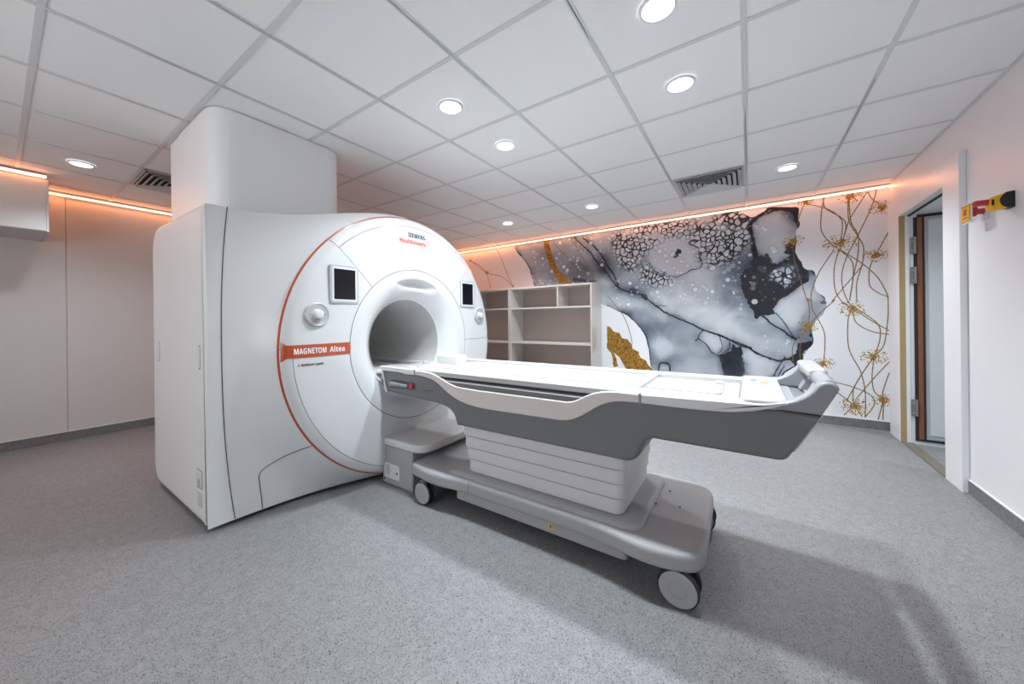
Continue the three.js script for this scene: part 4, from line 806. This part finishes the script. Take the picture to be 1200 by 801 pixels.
// ---------------------------------------------------------------- glazed cabinets before the mural
function cabinet(x0, x1, label, dividers, left) {
  const zf = -4.76, zb = ZB + 0.004, y1 = 1.678, t = 0.024;
  const g = thing('glass_cabinet', [(x0 + x1) / 2, 0, (zf + zb) / 2], label, 'cabinet', 'glass-fronted cabinets along the mural wall');
  const side = part('side_panel', bx(x1 - t, x1, 0.09, y1, zb, zf - 0.004, 0.002), M.shelfGloss, g);
  part('side_panel', bx(x0, x0 + t, 0.09, y1, zb, zf - 0.004, 0.002), M.shelfWhite, g);
  part('top_panel', bx(x0 + t, x1 - t, y1 - t, y1, zb, zf - 0.004, 0.002), M.shelfWhite, g);
  part('bottom_panel', bx(x0 + t, x1 - t, 0.09, 0.12, zb, zf - 0.004, 0.002), M.shelfWhite, g);
  part('plinth', bx(x0 + 0.02, x1 - 0.02, 0, 0.09, zb, zf - 0.05), M.shelfWhite, g);
  part('back_panel', bx(x0 + t, x1 - t, 0.12, y1 - t, zb, zb + 0.012), M.shelfBack, g);
  for (const y of [1.345, 0.80, 0.44]) part('shelf', bx(x0 + t, x1 - t, y - 0.012, y + 0.012, zb + 0.012, zf - 0.008, 0.002), M.shelfWhite, g);
  for (const x of dividers) part('divider', bx(x - 0.011, x + 0.011, 1.357, y1 - t, zb + 0.012, zf - 0.008, 0.002), M.shelfWhite, g);
  for (let k = 0; k < 2; k++) {
    const a = lerp(x0, x1, k / 2) + 0.003, b = lerp(x0, x1, (k + 1) / 2) - 0.003;
    part('glass_door', bx(a, b, 0.10, y1 - 0.002, zf - 0.004, zf, 0), M.glass, g);
  }
}
cabinet(-3.185, -1.806, 'tall glass-fronted white cabinet with shelves, its right side bare before the mural', [-2.335]);
cabinet(-4.60, -3.20, 'glass-fronted cabinet mostly hidden behind the scanner edge', [-3.95]);

// ---------------------------------------------------------------- emergency devices on the right wall
{
  const zc = -3.405, yc = 1.793;
  const g = thing('emergency_button', [XR, yc, zc], 'clear-covered red emergency button with yellow front plate beside the door frame', 'emergency button');
  part('back_box', bx(XR - 0.045, XR, yc - 0.055, yc + 0.055, zc - 0.045, zc + 0.045, 0.004), M.clear, g);
  part('wall_plate', bx(XR - 0.006, XR, yc - 0.05, yc + 0.05, zc - 0.04, zc + 0.04, 0.002), M.trim, g);
  part('button', merge([cylX(XR - 0.04, XR - 0.006, 0.018, yc, zc, 20), cylX(XR - 0.058, XR - 0.038, 0.032, yc + 0.004, zc, 28)]), M.red, g);
  const cov = part('front_plate', bx(XR - 0.078, XR - 0.072, yc - 0.055, yc + 0.048, zc - 0.05, zc + 0.045, 0.002), M.yellow, g, 'yellow front plate');
  part('plate_rim', bx(XR - 0.072, XR - 0.064, yc - 0.066, yc + 0.054, zc - 0.052, zc + 0.048, 0.003), M.trim, cov);
  part('plate_mark', merge([bx(XR - 0.0795, XR - 0.0778, yc - 0.016, yc + 0.022, zc - 0.018, zc + 0.016), bx(XR - 0.0795, XR - 0.0778, yc + 0.034, yc + 0.04, zc - 0.038, zc + 0.034), bx(XR - 0.0795, XR - 0.0778, yc - 0.036, yc - 0.03, zc - 0.028, zc + 0.026)]), M.red, cov);
  part('cover_arm', bx(XR - 0.066, XR - 0.04, yc - 0.06, yc - 0.048, zc - 0.02, zc + 0.02, 0.003), M.clear, g);
}
{
  const z0 = -3.172, z1 = -3.115;
  const g = thing('wall_alarm', [XR, 1.785, (z0 + z1) / 2], 'yellow and black alarm device with a red tube sticking out of the right wall', 'alarm device');
  part('body', sideExtrude(roundPoly([[XR - 0.006, 1.748, 0.004], [XR - 0.006, 1.828, 0.004], [1.140, 1.826, 0.02], [1.096, 1.808, 0.004], [1.096, 1.742, 0.006], [1.135, 1.741, 0.02]]), z0, z1, 0.006, 0.004), M.yellow, g);
  const cap = new THREE.Shape(); cap.moveTo(XR, 1.744); cap.lineTo(XR, 1.832); cap.lineTo(1.151, 1.830); cap.quadraticCurveTo(1.124, 1.806, 1.127, 1.783); cap.quadraticCurveTo(1.130, 1.757, 1.152, 1.745); cap.closePath();
  part('wall_mount', sideExtrude(cap, z0 - 0.004, z1 + 0.004, 0.005, 0.003), M.black, g, 'black curved wall mount');
  part('tube', merge([cylX(1.056, 1.10, 0.0165, 1.790, (z0 + z1) / 2, 24), new THREE.SphereGeometry(0.0165, 20, 12).translate(1.056, 1.790, (z0 + z1) / 2)]), M.red, g, 'red tube');
  part('clip', bx(1.099, 1.108, 1.765, 1.797, z1 - 0.002, z1 + 0.004, 0.002), M.black, g);
}

renderer.render(scene, camera);
